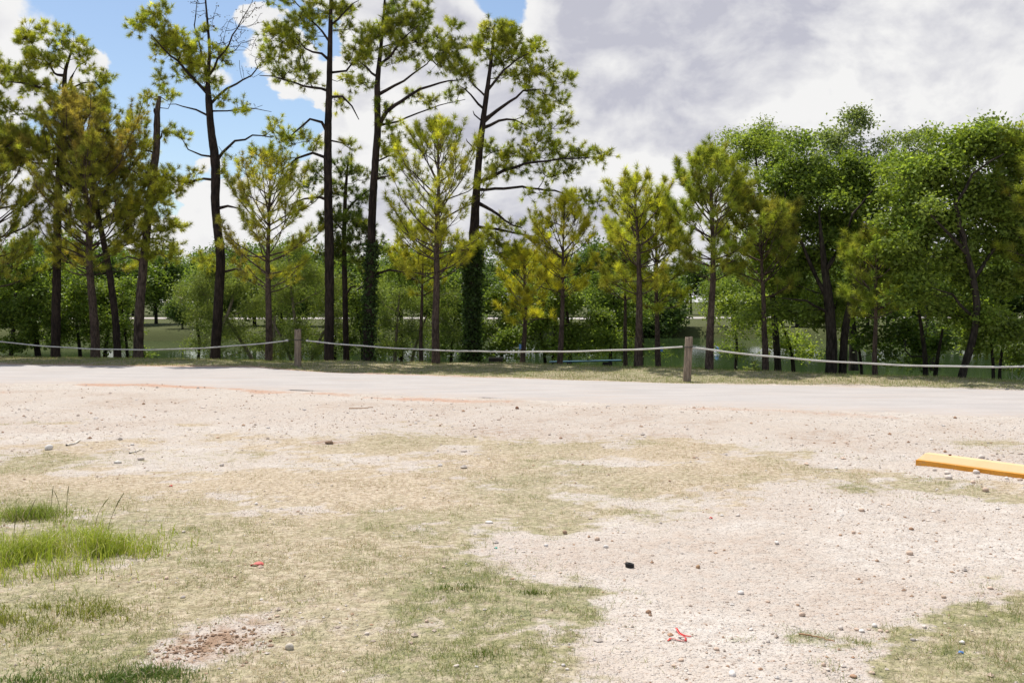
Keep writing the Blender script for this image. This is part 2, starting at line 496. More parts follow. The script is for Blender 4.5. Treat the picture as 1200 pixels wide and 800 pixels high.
def cover(x, y):
    x = np.asarray(x, float); y = np.asarray(y, float)
    n1 = fbm(x, y, 0.9, 5, 1.0) - 0.5
    n2 = fbm(x, y, 3.1, 4, 8.0) - 0.5
    sd = np.full(x.shape, -9.0)
    for pl, sc in ((TURF, 1.0), (TURF_B, 1.0), (TURF_C, 1.5), (TURF_D, 1.4), (TURF_E, 2.5), (TURF_F, 2.5)):
        sd = np.maximum(sd, poly_sd(x, y, pl) * sc)
    n3 = fbm(x, y, 8.0, 3, 4.0) - 0.5
    na = np.clip(y / 9.0, 0.35, 1.0)
    grass = smooth(-0.6, 0.35, sd / na + n1 * 1.0 + n2 * 1.5 + n3 * 1.4)
    # bare dusty spots within the turf
    grass = grass * (1 - 0.6 * smooth(0.54, 0.74, fbm(x, y, 0.8, 5, 21.0) + n3 * 0.3) * smooth(5.5, 8.0, y))
    grass = grass * (1 - (0.25 + 0.35 * smooth(5.0, 7.5, y)) * smooth(0.50, 0.70, fbm(x, y, 1.7, 4, 33.0) + n3 * 0.4))
    green = 0.10 + 0.55 * smooth(0.48, 0.66, fbm(x, y, 0.6, 4, 14.0)) + 0.45 * smooth(8.0, 4.8, y)
    for (qx, qy), r, a in GREENS:
        ox, oy = G(qx, qy)
        green = np.maximum(green, a * np.exp(-((x - ox) ** 2 + (y - oy) ** 2) / r ** 2))
        grass = np.maximum(grass, 0.85 * a * np.exp(-((x - ox) ** 2 + (y - oy) ** 2) / (r * 0.8) ** 2) * (sd > -0.5))
    brown = 0.35 * smooth(0.5, 0.7, fbm(x, y, 1.1, 4, 40.0)) + 0.25 * smooth(0, 3, interp_line(ROAD_NEAR, x) - y) * smooth(6, 3, interp_line(ROAD_NEAR, x) - y)
    for (qx, qy), r, a in BROWNS:
        ox, oy = G(qx, qy)
        q = np.exp(-((x - ox) ** 2 + (y - oy) ** 2) / r ** 2)
        brown = np.maximum(brown, a * q * 1.4); grass = grass * (1 - 0.9 * np.clip(a * q * 1.3, 0, 1))
    # verge beyond the lane
    t = y - interp_line(CREST, x)
    b = y - interp_line(ROAD_FAR, x)
    verge = smooth(-0.05, 0.35, b + n2 * 0.6)
    grass = np.where(b > -0.3, np.maximum(grass * 0, verge * (0.95 + 0.5 * n1)), grass)
    green = np.where(b > -0.3, 0.80 + 0.3 * smooth(0.4, 0.62, fbm(x, y, 0.7, 4, 50.0)), green)
    nl = fbm(x, y, 0.25, 3, 60.0)
    dn = interp_line(ROAD_NEAR, x) - y
    left = smooth(8, -6, x)
    wob = (fbm(x, y * 0.3, 0.5, 3, 70.0) - 0.5) * 1.2
    litter = np.exp(-((dn - 0.35 + wob * 0.9) / 0.55) ** 2) * (0.55 + 0.30 * left) * smooth(0.40, 0.60, fbm(x, y, 0.55, 4, 65.0))
    litter = np.maximum(litter, np.exp(-((dn - 2.0 + wob * 1.5) / 0.8) ** 2) * 0.55 * left * smooth(0.40, 0.58, fbm(x, y, 0.4, 4, 66.0)))
    litter = np.maximum(litter, np.exp(-((b - 0.15 + wob * 0.5) / 0.4) ** 2) * (0.45 + 0.30 * left))
    litter = np.maximum(litter, np.where(b > 0.2, 0.45 * smooth(0.45, 0.6, fbm(x, y, 0.5, 3, 80.0)), 0))
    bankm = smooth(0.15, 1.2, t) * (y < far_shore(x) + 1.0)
    farg = y > far_shore(x) + 1.0
    grass = np.where(farg, 0.9, grass); green = np.where(farg, 1.0 + 0.4 * n1, green)
    bankm = np.where(farg, np.maximum(smooth(5.0, 1.0, y - far_shore(x)), 0.97 + 0.1 * n1), bankm)  # far ground: dark rough grass, with shade under trees put into the colour
    litter = np.where(t > 1, 0, litter)
    pebble = np.clip(0.35 + 1.3 * (fbm(x, y, 0.7, 4, 90.0) - 0.4), 0, 1)
    return grass, np.clip(green, 0, 1), litter, brown, pebble, bankm


def graded(segments):
    out = []
    for a, b, s in segments:
        out += list(np.arange(a, b - 1e-6, s))
    return np.array(out + [segments[-1][1]])


gx = np.concatenate([-np.geomspace(3500, 60, 14), graded([(-50, -22, 2.0), (-22, -9, 0.4), (-9, 9, 0.09), (9, 22, 0.4), (22, 50, 2.0)]), np.geomspace(60, 3500, 14)])
gy = np.concatenate([-np.geomspace(3500, 10, 10), graded([(-8, 3, 1.0), (3, 14, 0.065), (14, 33, 0.22), (33, 60, 1.2), (60, 80, 0.4), (80, 130, 2.0)]), np.geomspace(140, 4000, 18)])
XX, YY = np.meshgrid(gx, gy)
ZZ = height(XX, YY)
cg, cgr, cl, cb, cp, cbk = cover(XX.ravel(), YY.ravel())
nx, ny = len(gx), len(gy)
ii = (np.arange(ny - 1)[:, None] * nx + np.arange(nx - 1)[None]).ravel()
gfaces = np.stack([ii, ii + 1, ii + 1 + nx, ii + nx], 1)
one = np.ones_like(cg)
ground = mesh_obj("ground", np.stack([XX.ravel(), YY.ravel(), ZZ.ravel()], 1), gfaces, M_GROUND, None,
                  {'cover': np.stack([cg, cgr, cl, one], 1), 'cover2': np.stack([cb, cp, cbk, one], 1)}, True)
tag(ground, 'pale bare dirt and gravel lot with patches of dry turf', 'ground', kind='structure')


def strip_mesh(name, xs, near, far, nv, zoff, mat, ragged, label):
    vs = []
    for i, x in enumerate(xs):
        for j in range(nv + 1):
            t = j / nv
            vs.append((x, near[i] * (1 - t) + far[i] * t))
    vs = np.array(vs)
    edge = np.tile(np.arange(nv + 1), len(xs))
    jit = (fbm(vs[:, 0], vs[:, 1], 1.4, 4, 5.0) - 0.5) * ragged
    vs[:, 1] += np.where((edge == 0) | (edge == nv), jit, jit * 0.3)
    t = edge / nv
    z = height(vs[:, 0], vs[:, 1]) + zoff - 0.035 * ((edge == 0) | (edge == nv))
    k = np.arange((len(xs) - 1))[:, None] * (nv + 1) + np.arange(nv)[None]
    k = k.ravel()
    f = np.stack([k, k + nv + 1, k + nv + 2, k + 1], 1)
    left = smooth(8, -6, vs[:, 0])
    litter = np.maximum(np.exp(-(t / 0.07) ** 2) * 0.5, np.exp(-((1 - t) / 0.05) ** 2) * 0.7) * (0.65 + 0.5 * left)
    litter = litter * smooth(0.40, 0.58, fbm(vs[:, 0], vs[:, 1], 0.55, 4, 65.0))
    worn = np.exp(-(t / 0.16) ** 2) * 0.9
    o = mesh_obj(name, np.column_stack([vs, z]), f, mat, None, {'cover': np.stack([worn, t * 0, litter, t * 0 + 1], 1)}, True)
    return tag(o, label, 'road', kind='structure')


rx = np.concatenate([np.arange(-60, -18, 1.5), np.arange(-18, 16, 0.12), np.arange(16, 60, 1.5)])
strip_mesh("gravel_road", rx, interp_line(ROAD_NEAR, rx), interp_line(ROAD_FAR, rx), 22, 0.012, M_ROAD, 1.0, 'pale packed gravel lane crossing behind the lot')
fx = np.arange(-160, 160, 2.0)
strip_mesh("far_road", fx, 101 + 3 * np.sin(fx * 0.03), 108 + 3 * np.sin(fx * 0.03), 4, 0.06, M_ROAD, 0.8, 'distant white gravel road beyond the pond')

wx = np.array([-400., 400.]); wy = np.array([18., 90.])
pond_xs = np.linspace(-260, 260, 90)
pv = []; pf = []
for i, x in enumerate(pond_xs):
    pv += [(x, float(interp_line(CREST, np.array([x]))[0]) + 1.2, WATER_Z), (x, float(far_shore(x)) + 2.5, WATER_Z)]
    if i: pf.append((2 * i - 2, 2 * i, 2 * i + 1, 2 * i - 1))
pond = mesh_obj("pond_water", np.array(pv), np.array(pf), M_WATER)
tag(pond, 'murky green pond behind the trees', 'pond', kind='structure')

# ------------------------------------------------------------------ wood and foliage builders
def tubes(pos, par, rad, k):
    """skeleton (parent index per node, -1 root) -> verts, quads; every side branch starts with its own ring"""
    n = len(pos)
    par = np.asarray(par)
    ch = np.where(par >= 0)[0]
    d = np.zeros((n, 3)); d[ch] = unit(pos[ch] - pos[par[ch]])
    # the thickest child continues its parent
    best = np.full(n, -1)
    roots_ = np.zeros(n, bool); roots_[par < 0] = True
    order = ch[np.argsort(rad[ch])]
    order = order[~((roots_[par[order]]) & (rad[par[order]] > rad[order] * 1.5))]
    best[par[order]] = order
    tang = d.copy()
    hb = best >= 0
    tang[hb] = unit(d[hb] + d[best[hb]] + 1e-6)
    u, v = frames(unit(tang))
    a = np.arange(k) * 2 * np.pi / k
    ca, sa = np.cos(a), np.sin(a)
    ring = pos[:, None] + rad[:, None, None] * (u[:, None] * ca[None, :, None] + v[:, None] * sa[None, :, None])
    cont = best[par[ch]] == ch
    cc, sc = ch[cont], ch[~cont]
    V = [ring.reshape(-1, 3)]
    us, vs = frames(d[sc])
    r0 = np.minimum(rad[par[sc]] * 0.85, rad[sc] * 1.25)
    ring2 = pos[par[sc]][:, None] + r0[:, None, None] * (us[:, None] * ca[None, :, None] + vs[:, None] * sa[None, :, None])
    V.append(ring2.reshape(-1, 3))
    j = np.arange(k); j2 = (j + 1) % k
    b0 = np.concatenate([par[cc] * k, n * k + np.arange(len(sc)) * k])
    b1 = np.concatenate([cc, sc]) * k
    q = np.stack([b0[:, None] + j, b0[:, None] + j2, b1[:, None] + j2, b1[:, None] + j], -1).reshape(-1, 4)
    return np.concatenate(V), q


def trunk_tube(pts, rads, k=14, r=None, flare=1.35, knob=0.07):
    """smooth tapered trunk along a polyline, with root flare and lumpy bark"""
    r = r or rng
    pts = np.asarray(pts, float); rads = np.asarray(rads, float)
    s = np.concatenate([[0], np.cumsum(np.linalg.norm(np.diff(pts, axis=0), axis=1))])
    n = max(8, int(s[-1] / 0.16))
    t = np.linspace(0, s[-1], n)
    tt = np.linspace(0, 1, len(s))
    # smoothed interpolation
    C = np.stack([np.interp(t, s, pts[:, i]) for i in range(3)], 1)
    for _ in range(3):
        C[1:-1] = 0.25 * C[:-2] + 0.5 * C[1:-1] + 0.25 * C[2:]
    R = np.interp(t, s, rads)
    R = R * (1 + (flare - 1) * np.exp(-t / 0.22))
    tan = unit(np.gradient(C, axis=0))
    u, v = frames(tan)
    # keep one frame all the way up: project a fixed axis
    u = unit(np.array([1.0, 0, 0]) - tan * tan[:, :1]); v = np.cross(tan, u)
    a = np.arange(k) * 2 * np.pi / k
    lump = 1 + knob * (r.random((n, k)) - 0.5) * 2
    V = C[:, None] + (R[:, None] * lump)[..., None] * (u[:, None] * np.cos(a)[None, :, None] + v[:, None] * np.sin(a)[None, :, None])
    j = np.arange(k); j2 = (j + 1) % k
    b = np.arange(n - 1)[:, None] * k
    q = np.stack([b + j, b + j2, b + k + j2, b + k + j], -1).reshape(-1, 4)
    # cap the top with a short cone
    V = np.concatenate([V.reshape(-1, 3), [C[-1] + tan[-1] * R[-1] * 0.8]])
    cap = np.stack([(n - 1) * k + j, (n - 1) * k + j2, np.full(k, n * k), np.full(k, n * k)], -1)
    return V, q, cap, C, R


def needles(base, axis, col, n, length, width, r, spread=(12, 80)):
    """needle tufts: one thin triangle per needle"""
    m = len(base)
    u, v = frames(axis)
    th = np.radians(r.uniform(spread[0], spread[1], (m, n)) ** 1.0)
    ph = r.uniform(0, 2 * np.pi, (m, n))
    dirs = axis[:, None] * np.cos(th)[..., None] + (u[:, None] * np.cos(ph)[..., None] + v[:, None] * np.sin(ph)[..., None]) * np.sin(th)[..., None]
    dirs = unit(dirs + np.array([0, 0, -0.10]))
    L = length * r.uniform(0.65, 1.1, (m, n))
    b = base[:, None] + axis[:, None] * (r.uniform(-0.09, 0.02, (m, n)))[..., None]
    side = unit(np.cross(dirs, r.normal(size=(m, n, 3))))
    hw = width * 0.5
    A = b - side * hw; B = b + side * hw; T = b + dirs * L[..., None]
    V = np.stack([A, B, T], 2).reshape(-1, 3)
    c = col[:, None, :] * r.uniform(0.8, 1.2, (m, n, 1))
    c = np.repeat(c.reshape(-1, 3), 3, 0)
    return V, c


def leaves(center, col, n, spread, size, r, aspect=0.6, droop=0.0, flat=0.6):
    m = len(center)
    p = center[:, None] + r.normal(size=(m, n, 3)) * np.array([spread, spread, spread * 0.7])
    nrm = unit(r.normal(size=(m, n, 3)) + np.array([0, 0, flat * 2]))
    ax = unit(np.cross(nrm, r.normal(size=(m, n, 3))) + np.array([0, 0, -droop]))
    sd = unit(np.cross(nrm, ax))
    L = size * r.uniform(0.6, 1.25, (m, n, 1))
    W = L * aspect * 0.5
    fold = nrm * L * 0.10
    V = np.stack([p, p + ax * L * 0.45 - sd * W + fold, p + ax * L, p + ax * L * 0.45 + sd * W + fold], 2).reshape(-1, 3)
    c = np.repeat((col[:, None, :] * r.uniform(0.7, 1.3, (m, n, 1))).reshape(-1, 3), 4, 0)
    f = np.arange(m * n * 4).reshape(-1, 4)
    return V, f, c


def lerp(a, b, t):
    return np.asarray(a) * (1 - t) + np.asarray(b) * t


def grow(ipos, ilen, ok, pts, bf, down):
    """join points to a growing tree: nearest node, with a price on path length and on branches that run downwards"""
    n0, n = len(ipos), len(pts)
    pos_ = np.concatenate([ipos, pts]); plen = np.concatenate([ilen, np.zeros(n)])
    par = np.full(n, -1)
    idx = np.where(ok)[0]
    dif = pts[:, None] - ipos[None, idx]
    dist = np.linalg.norm(dif, axis=2)
    cost = dist + bf * ilen[idx][None] + down * np.maximum(-dif[..., 2], 0)
    bi = cost.argmin(1); bc = cost[np.arange(n), bi]; par[:] = idx[bi]
    done = np.zeros(n, bool)
    order = []
    for _ in range(n):
        q = int(np.where(done, 1e9, bc).argmin())
        done[q] = True; order.append(q)
        plen[n0 + q] = plen[par[q]] + np.linalg.norm(pts[q] - pos_[par[q]])
        dq = pts - pts[q]
        cst = np.linalg.norm(dq, axis=1) + bf * plen[n0 + q] + down * np.maximum(-dq[:, 2], 0)
        better = (~done) & (cst < bc)
        bc[better] = cst[better]; par[better] = n0 + q
    return par, order


def clump_points(clumps, d, dens, r, depth=1.0, sub=0.0, rot=0.0):
    """clumps (px x, px y, px rx, px ry[, depth offset]) -> points in their volumes; sub > 0 gathers them around sub-centres"""
    out = []
    for cl_ in clumps:
        x, y, ax, ay = cl_[:4]
        dz = cl_[4] if len(cl_) > 4 else 0.0
        dd = d + dz
        c = P(x, y, dd); sx, sz = ax / F * dd, ay / F * dd
        sy = depth * 0.5 * (sx + sz)
        n = max(4, int(4.19 * sx * sy * sz * dens * (cl_[5] if len(cl_) > 5 else 1.0)))
        q = r.normal(size=(n, 3)); q = unit(q) * (r.random((n, 1)) ** 0.42)
        p = c + q * np.array([sx, sy, sz])
        if sub > 0:
            ns = max(3, int(n * 0.07))
            sc = unit(r.normal(size=(ns, 3))) * (r.random((ns, 1)) ** 0.40)
            sc = c + sc * np.array([sx, sy, sz])
            near_ = sc[np.linalg.norm(p[:, None] - sc[None], axis=2).argmin(1)]
            p = p + (near_ - p) * sub * r.uniform(0.5, 1.0, (n, 1))
        out.append(p)
    return np.concatenate(out)


def skeleton(trunk_px, d, limbs, pts, r, bf, down, attach_from, r_tip, pipe=2.4, wob=0.06):
    """trunk and limb polylines + points -> node positions, parents, radii (trunk first)"""
    tp = []; tr = []
    dep = 0.0
    for i, (x, y, wd) in enumerate(trunk_px):
        if i > 1: dep += r.normal() * wob
        tp.append(P(x, y, d + dep)); tr.append(wd * 0.45 / F * d)
    tp = np.array(tp); tr = np.array(tr)
    V, q, cap, C, R = trunk_tube(np.concatenate([[tp[0] - [0, 0, 0.35]], tp]), np.concatenate([[tr[0] * 1.0], tr]), r=r)
    nodes = [C[i] for i in range(0, len(C))]
    ntr = len(nodes)
    npar = [i - 1 for i in range(ntr)]
    nrad = list(R)
    nlen = [float(max(0, c[2] - tp[0][2])) * 0.55 for c in C]
    for lb in limbs:
        base_px, w0 = lb['p'][0], lb.get('w', 4)
        L = []
        off = lb.get('off', r.normal() * 0.5)
        b = P(*base_px, d)
        k0 = int(np.argmin([np.linalg.norm((c - b)[[0, 2]]) for c in nodes[:ntr]]))
        prev = k0; prevp = nodes[k0]; ln = nlen[k0]
        m = len(lb['p'])
        for i in range(1, m):
            t = i / (m - 1)
            tgt = P(*lb['p'][i], d + off * t + nodes[k0][1] - d)
            steps = max(1, int(np.linalg.norm(tgt - prevp) / 0.22))
            st = prevp
            for s in range(1, steps + 1):
                p = st + (tgt - st) * s / steps + r.normal(size=3) * 0.018
                nodes.append(p); npar.append(prev); ln += np.linalg.norm(p - prevp)
                nlen.append(ln); frac = (i - 1 + s / steps) / (m - 1)
                nrad.append(max(r_tip * 1.2, w0 * 0.5 / F * d * (1 - 0.75 * frac)))
                prev = len(nodes) - 1; prevp = p
    ipos = np.array(nodes); ilen = np.array(nlen)
    ok = np.ones(len(ipos), bool)
    ok[:ntr] = ipos[:ntr, 2] > attach_from
    par, order = grow(ipos, ilen, ok, pts, bf, down)
    n0 = len(ipos)
    pos_ = list(ipos); parent = list(npar); fixed = list(nrad)
    remap = {}
    for qi in order:
        pp = par[qi]
        pp = pp if pp < n0 else remap[pp - n0]
        a, b = pos_[pp], pts[qi]
        L = np.linalg.norm(b - a)
        k = int(min(4, L / 0.3))
        for s in range(1, k + 1):
            t = s / (k + 1)
            m_ = a + (b - a) * t + r.normal(size=3) * L * 0.05
            m_[2] += (-0.10 if b[2] > a[2] else 0.06) * L * math.sin(t * math.pi)
            pos_.append(m_); parent.append(pp); fixed.append(0); pp = len(pos_) - 1
        pos_.append(b); parent.append(pp); fixed.append(0); remap[qi] = len(pos_) - 1
    pos_ = np.array(pos_); parent = np.array(parent)
    n = len(pos_)
    acc = np.zeros(n); rad = np.array(fixed, float)
    nch = np.bincount(parent[parent >= 0], minlength=n)
    for i in range(n - 1, -1, -1):                 # children always come after their parents
        if i >= ntr:
            ri = max(r_tip, acc[i] ** (1 / pipe)) if acc[i] > 0 else r_tip
            rad[i] = max(rad[i], min(ri, 0.10))
            p = parent[i]
            if p >= 0: acc[p] += rad[i] ** pipe
    tips = np.array([remap[q] for q in range(len(pts))])
    return V, q, cap, pos_, parent, rad, ntr, tips, nch, tp[0]


def tree_object(name, base, wood_trunk, wood_branches, crown, bark, leafm, label, cat, group=None):
    root = empty(name, base)
    tag(root, label, cat, group)
    V, q, cap = wood_trunk
    o = mesh_obj("trunk", V, np.concatenate([q, cap]), bark, root, None, True, base)
    o.data.validate()
    if wood_branches is not None:
        pos_, par_, rad_, ntr, k = wood_branches
        n = len(pos_)
        comp = np.full(n, -1)
        for i in range(ntr, n):
            comp[i] = i if par_[i] < ntr else comp[par_[i]]
        ids, cnt_ = np.unique(comp[ntr:], return_counts=True)
        big = set(ids[cnt_ >= 14].tolist())
        is_big = np.array([c_ in big for c_ in comp])
        jobs = [(np.where(comp == c_)[0], "branch") for c_ in sorted(big)]
        rest = np.where((comp >= 0) & ~is_big)[0]
        if len(rest): jobs.append((rest, "twigs"))
        for idx, nm in jobs:
            roots = np.unique(par_[idx][par_[idx] < ntr])
            use = np.concatenate([roots, idx])
            back = np.full(n, -1); back[use] = np.arange(len(use))
            lp = back[par_[use]]; lp[:len(roots)] = -1
            lr = rad_[use].copy()
            bV, bq = tubes(pos_[use], lp, lr, k)
            o = mesh_obj(nm, bV, bq, bark, root, None, True, base)
            if nm == "twigs": o['kind'] = 'stuff'
    for (nm, V, f, c_, mt) in crown:
        mesh_obj(nm, V, f, mt, root, c_, False, base)
    return root


# palettes (base colours)
PG = (0.21, 0.31, 0.045); PY = (0.63, 0.60, 0.050); PB = (0.40, 0.28, 0.10); PD = (0.080, 0.130, 0.036); PL = (0.42, 0.48, 0.055)


def pine_cols(n, r, mixw):
    """mixw: weights for green, yellow, brown, dark, light"""
    pal = np.array([PG, PY, PB, PD, PL])
    wts = r.dirichlet(np.array(mixw) * 4 + 0.05, n)
    return wts @ pal


def tall_pine(name, label, trunk_px, d, limbs, clumps, mixw, seed, dens=26, bf=0.25, down=0.25, attach_py=330, bare=(), nn=58, tuft=5, ivy=None, group=None, bark=None, cat='pine tree'):
    r = np.random.default_rng(seed)
    pts = clump_points([(c_[0], c_[1], c_[2] * 1.12, c_[3] * 1.12) + tuple(c_[4:]) for c_ in clumps], d, dens * 1.7, r, 1.1, 0.40)
    nb = len(pts)
    if bare:
        pts = np.concatenate([pts, clump_points(bare, d, dens * 1.1, r, 1.0)])
    z_att = EYE - (attach_py - HZ) / F * d
    V, q, cap, pos_, parent, rad, ntr, tips, nch, base = skeleton(trunk_px, d, limbs, pts, r, bf, down, z_att, 0.006)
    # short twigs carrying the tufts
    tp = pos_[tips[:nb]]; td = unit(tp - pos_[parent[tips[:nb]]])
    m = len(tp)
    off = unit(td[:, None] * 0.5 + r.normal(size=(m, tuft, 3)) + np.array([0, 0, 0.5])) * r.uniform(0.07, 0.34, (m, tuft, 1))
    tw = (tp[:, None] + off).reshape(-1, 3)
    twp = np.repeat(tips[:nb], tuft)
    n = len(pos_)
    pos2 = np.concatenate([pos_, tw]); par2 = np.concatenate([parent, twp]); rad2 = np.concatenate([rad, np.full(len(tw), 0.0035)])
    keep = np.arange(len(pos2)) >= 0
    ax = unit(unit(tw - pos2[twp]) + np.array([0, 0, 0.45]))
    cols = pine_cols(m, r, mixw)[np.repeat(np.arange(m), tuft)] * np.exp(r.normal(0, 0.28, (len(tw), 1)))
    nV, nc = needles(tw, ax, cols, nn, 0.155, 0.0105, r, (15, 95))
    crown = [("crown", nV, np.arange(len(nV)).reshape(-1, 3), nc, M_NEEDLE)]
    if bare:
        bt = pos_[tips[nb:]]
        sel = r.random(len(bt)) < 0.55
        lV, lf, lc = leaves(bt[sel], np.tile([[0.075, 0.06, 0.035]], (sel.sum(), 1)), 4, 0.07, 0.06, r, 0.55)
        crown.append(("dry_foliage", lV, lf, lc, M_LEAF))
    if ivy:
        (y0, y1, rw, cnt) = ivy
        zz0, zz1 = EYE - (y0 - HZ) / F * d, EYE - (y1 - HZ) / F * d
        C = pos_[:ntr]
        z = r.uniform(zz0, zz1, cnt) ; a = r.uniform(0, 2 * np.pi, cnt)
        cx = np.interp(z, C[:, 2], C[:, 0]); cy = np.interp(z, C[:, 2], C[:, 1])
        rr = rw * r.uniform(0.6, 1.1, cnt) * (0.35 + 1.35 * fbm(a * 0.9, z, 2.2, 4, seed))
        cen = np.stack([cx + rr * np.cos(a), cy + rr * np.sin(a), z], 1)
        lV, lf, lc = leaves(cen, np.array([[0.055, 0.095, 0.026]]) * np.exp(r.normal(0, 0.35, (cnt, 1))), 3, 0.05, 0.085, r, 0.85, 0.6, 0.2)
        crown.append(("ivy", lV, lf, lc, M_LEAF))
    return tree_object(name, base, (V, q, cap), (pos2, par2, rad2, ntr, 5), crown, bark or M_BARK_PINE, M_NEEDLE, label, cat, group)


def young_pine(label, bx, by, top, hw, cb, mixw, seed, d=None, wpx=8, lean=0, nb=(4, 6), nn=46, airy=1.0, curve=0, group='young pines in a row along the verge', bark=None):
    r = np.random.default_rng(seed)
    d = d or EYE * F / (by - HZ)
    H = (by - top) / F * d; zc = (by - cb) / F * d; R = hw / F * d
    b0 = P(bx, by, d)
    if by > 0: b0[2] = float(height(b0[0], b0[1])) if abs(b0[2] - float(height(b0[0], b0[1]))) < 0.25 else b0[2]
    ts = np.linspace(0, 1, 9)
    leanm = lean / F * d
    tp = np.stack([b0[0] + leanm * ts + curve / F * d * np.sin(ts * np.pi) + np.cumsum(r.normal(0, 0.018, 9)) * (ts > 0), b0[1] + np.cumsum(r.normal(0, 0.02, 9)), b0[2] + H * ts * 0.95], 1)
    w0 = wpx * 0.5 / F * d
    tr = w0 * (1 - 0.88 * ts ** 1.15)
    V, q, cap, C, Rr = trunk_tube(np.concatenate([[tp[0] - [0, 0, 0.3]], tp]), np.concatenate([[tr[0]], tr]), k=10, r=r, flare=1.25)
    pos_ = [c_ for c_ in C]; par = [-1] * len(C); rad = list(Rr)
    tb, ta, tcol = [], [], []
    pal_tree = np.array([PG, PY, PB, PD, PL])
    z = zc
    zz = C[:, 2] - b0[2]

    def tuft(p, a, t_out):
        tb.append(p); ta.append(a); tcol.append(t_out)
    while z < H * 0.97:
        t = (z - zc) / max(H - zc, 0.1)
        k = int(np.argmin(np.abs(zz - z)))
        nbr = r.integers(nb[0], nb[1] + 1)
        a0 = r.uniform(0, 2 * np.pi)
        prof = (0.74 + 0.26 * t / 0.3) if t < 0.3 else (1.0 - 0.85 * ((t - 0.3) / 0.7) ** 1.8)
        prof = min(prof, 1.0)
        for i in range(nbr):
            if r.random() < 0.12 * airy: continue
            az = a0 + 2 * np.pi * i / nbr + r.normal() * 0.25
            L = max(0.24, 1.34 * R * prof * r.uniform(0.62, 1.12))
            el = math.radians(lerp(16, 60, t) + r.normal() * 9)
            L3 = L / max(0.45, math.cos(el)) * 0.92
            L3 = min(L3, max(0.16, (H - z - 0.05) / math.sin(min(1.5, el + 0.22))))
            ns = max(3, int(L3 / 0.14))
            dirv = np.array([math.cos(az) * math.cos(el), math.sin(az) * math.cos(el), math.sin(el)])
            prev = k; pp = C[k]; seg = L3 / ns
            rb = 0.006 + 0.010 * L
            for s in range(ns):
                f_ = (s + 1) / ns
                dirv = unit(dirv + np.array([0, 0, 0.13 * f_]) + r.normal(size=3) * 0.08)
                p = pp + dirv * seg
                pos_.append(p); par.append(prev); rad.append(max(0.004, rb * (1 - 0.8 * f_)))
                prev = len(pos_) - 1; pp = p
                if f_ > 0.34 and s < ns - 1 and r.random() < 0.9 / airy ** 0.5:
                    for sgn in (-1, 1):
                        if r.random() < 0.22: continue
                        sd = unit(np.cross(dirv, [0, 0, 1])) * sgn
                        td = unit(dirv * 0.75 + sd * r.uniform(0.45, 1.0) + np.array([0, 0, r.uniform(0.0, 0.5)]))
                        Lt = max(0.12, (1 - f_) * L3 * r.uniform(0.35, 0.7))
                        nt_ = max(1, int(Lt / 0.16)); pr = prev; pq = p
                        for s2 in range(nt_):
                            td = unit(td + np.array([0, 0, 0.12]) + r.normal(size=3) * 0.08)
                            pq = pq + td * (Lt / nt_)
                            pos_.append(pq); par.append(pr); rad.append(0.0045)
                            pr = len(pos_) - 1
                            if s2 < nt_ - 1 and r.random() < 0.35:
                                tuft(pq, td, f_ * 0.5)
                        tuft(pq, unit(td + np.array([0, 0, 0.8])), 0.6 + 0.4 * f_)
                if f_ > 0.5 and r.random() < 0.35:
                    tuft(p, dirv, f_ * 0.5)
            tuft(pp, unit(dirv + np.array([0, 0, 0.9])), 1.0)
            tuft(pp + np.array([0, 0, 0.10]) + r.normal(size=3) * 0.05, unit(dirv + np.array([0, 0, 0.9])), 1.0)
        z += r.uniform(0.17, 0.27) * (1.0 if H > 3 else 0.8) * (0.85 + 0.25 * airy)
    for j in range(4):
        tuft(C[-1] - np.array([0, 0, 0.12 * j]), np.array([0, 0, 1.0]), 1.0)
    pos_ = np.array(pos_); par = np.array(par); rad = np.array(rad)
    tb = np.array(tb); ta = np.array(ta); out = np.array(tcol)
    cols = pine_cols(len(tb), r, mixw)
    # patches of browning and of yellowing needles, old needles on inner twigs
    pn = fbm(tb[:, 0] * 1.0 + seed, tb[:, 2] + tb[:, 1] * 0.7, 1.1, 3, seed * 3.1)
    cols = lerp(cols, np.array(PB)[None], (smooth(0.55, 0.75, pn) * 0.6 + 0.12 * (1 - out))[:, None] * (0.15 + mixw[2]))
    cols = cols * np.exp(r.normal(0, 0.25, (len(cols), 1)))
    nV, nc = needles(tb, ta, cols, int(nn * 1.35), 0.178, 0.0105, r, (12, 88))
    return tree_object("young_pine", b0, (V, q, cap), (pos_, par, rad, len(C), 4), [("crown", nV, np.arange(len(nV)).reshape(-1, 3), nc, M_NEEDLE)],
                       bark or M_BARK_YOUNG, M_NEEDLE, label, 'pine tree', group)


LG = (0.165, 0.265, 0.044); LY = (0.350, 0.430, 0.060); LD = (0.070, 0.130, 0.030); LW = (0.190, 0.235, 0.085); LS = (0.28, 0.32, 0.19)


def leaf_cols(n, r, mixw):
    pal = np.array([LG, LY, LD, LW, LS])
    return r.dirichlet(np.array(mixw) * 5 + 0.05, n) @ pal


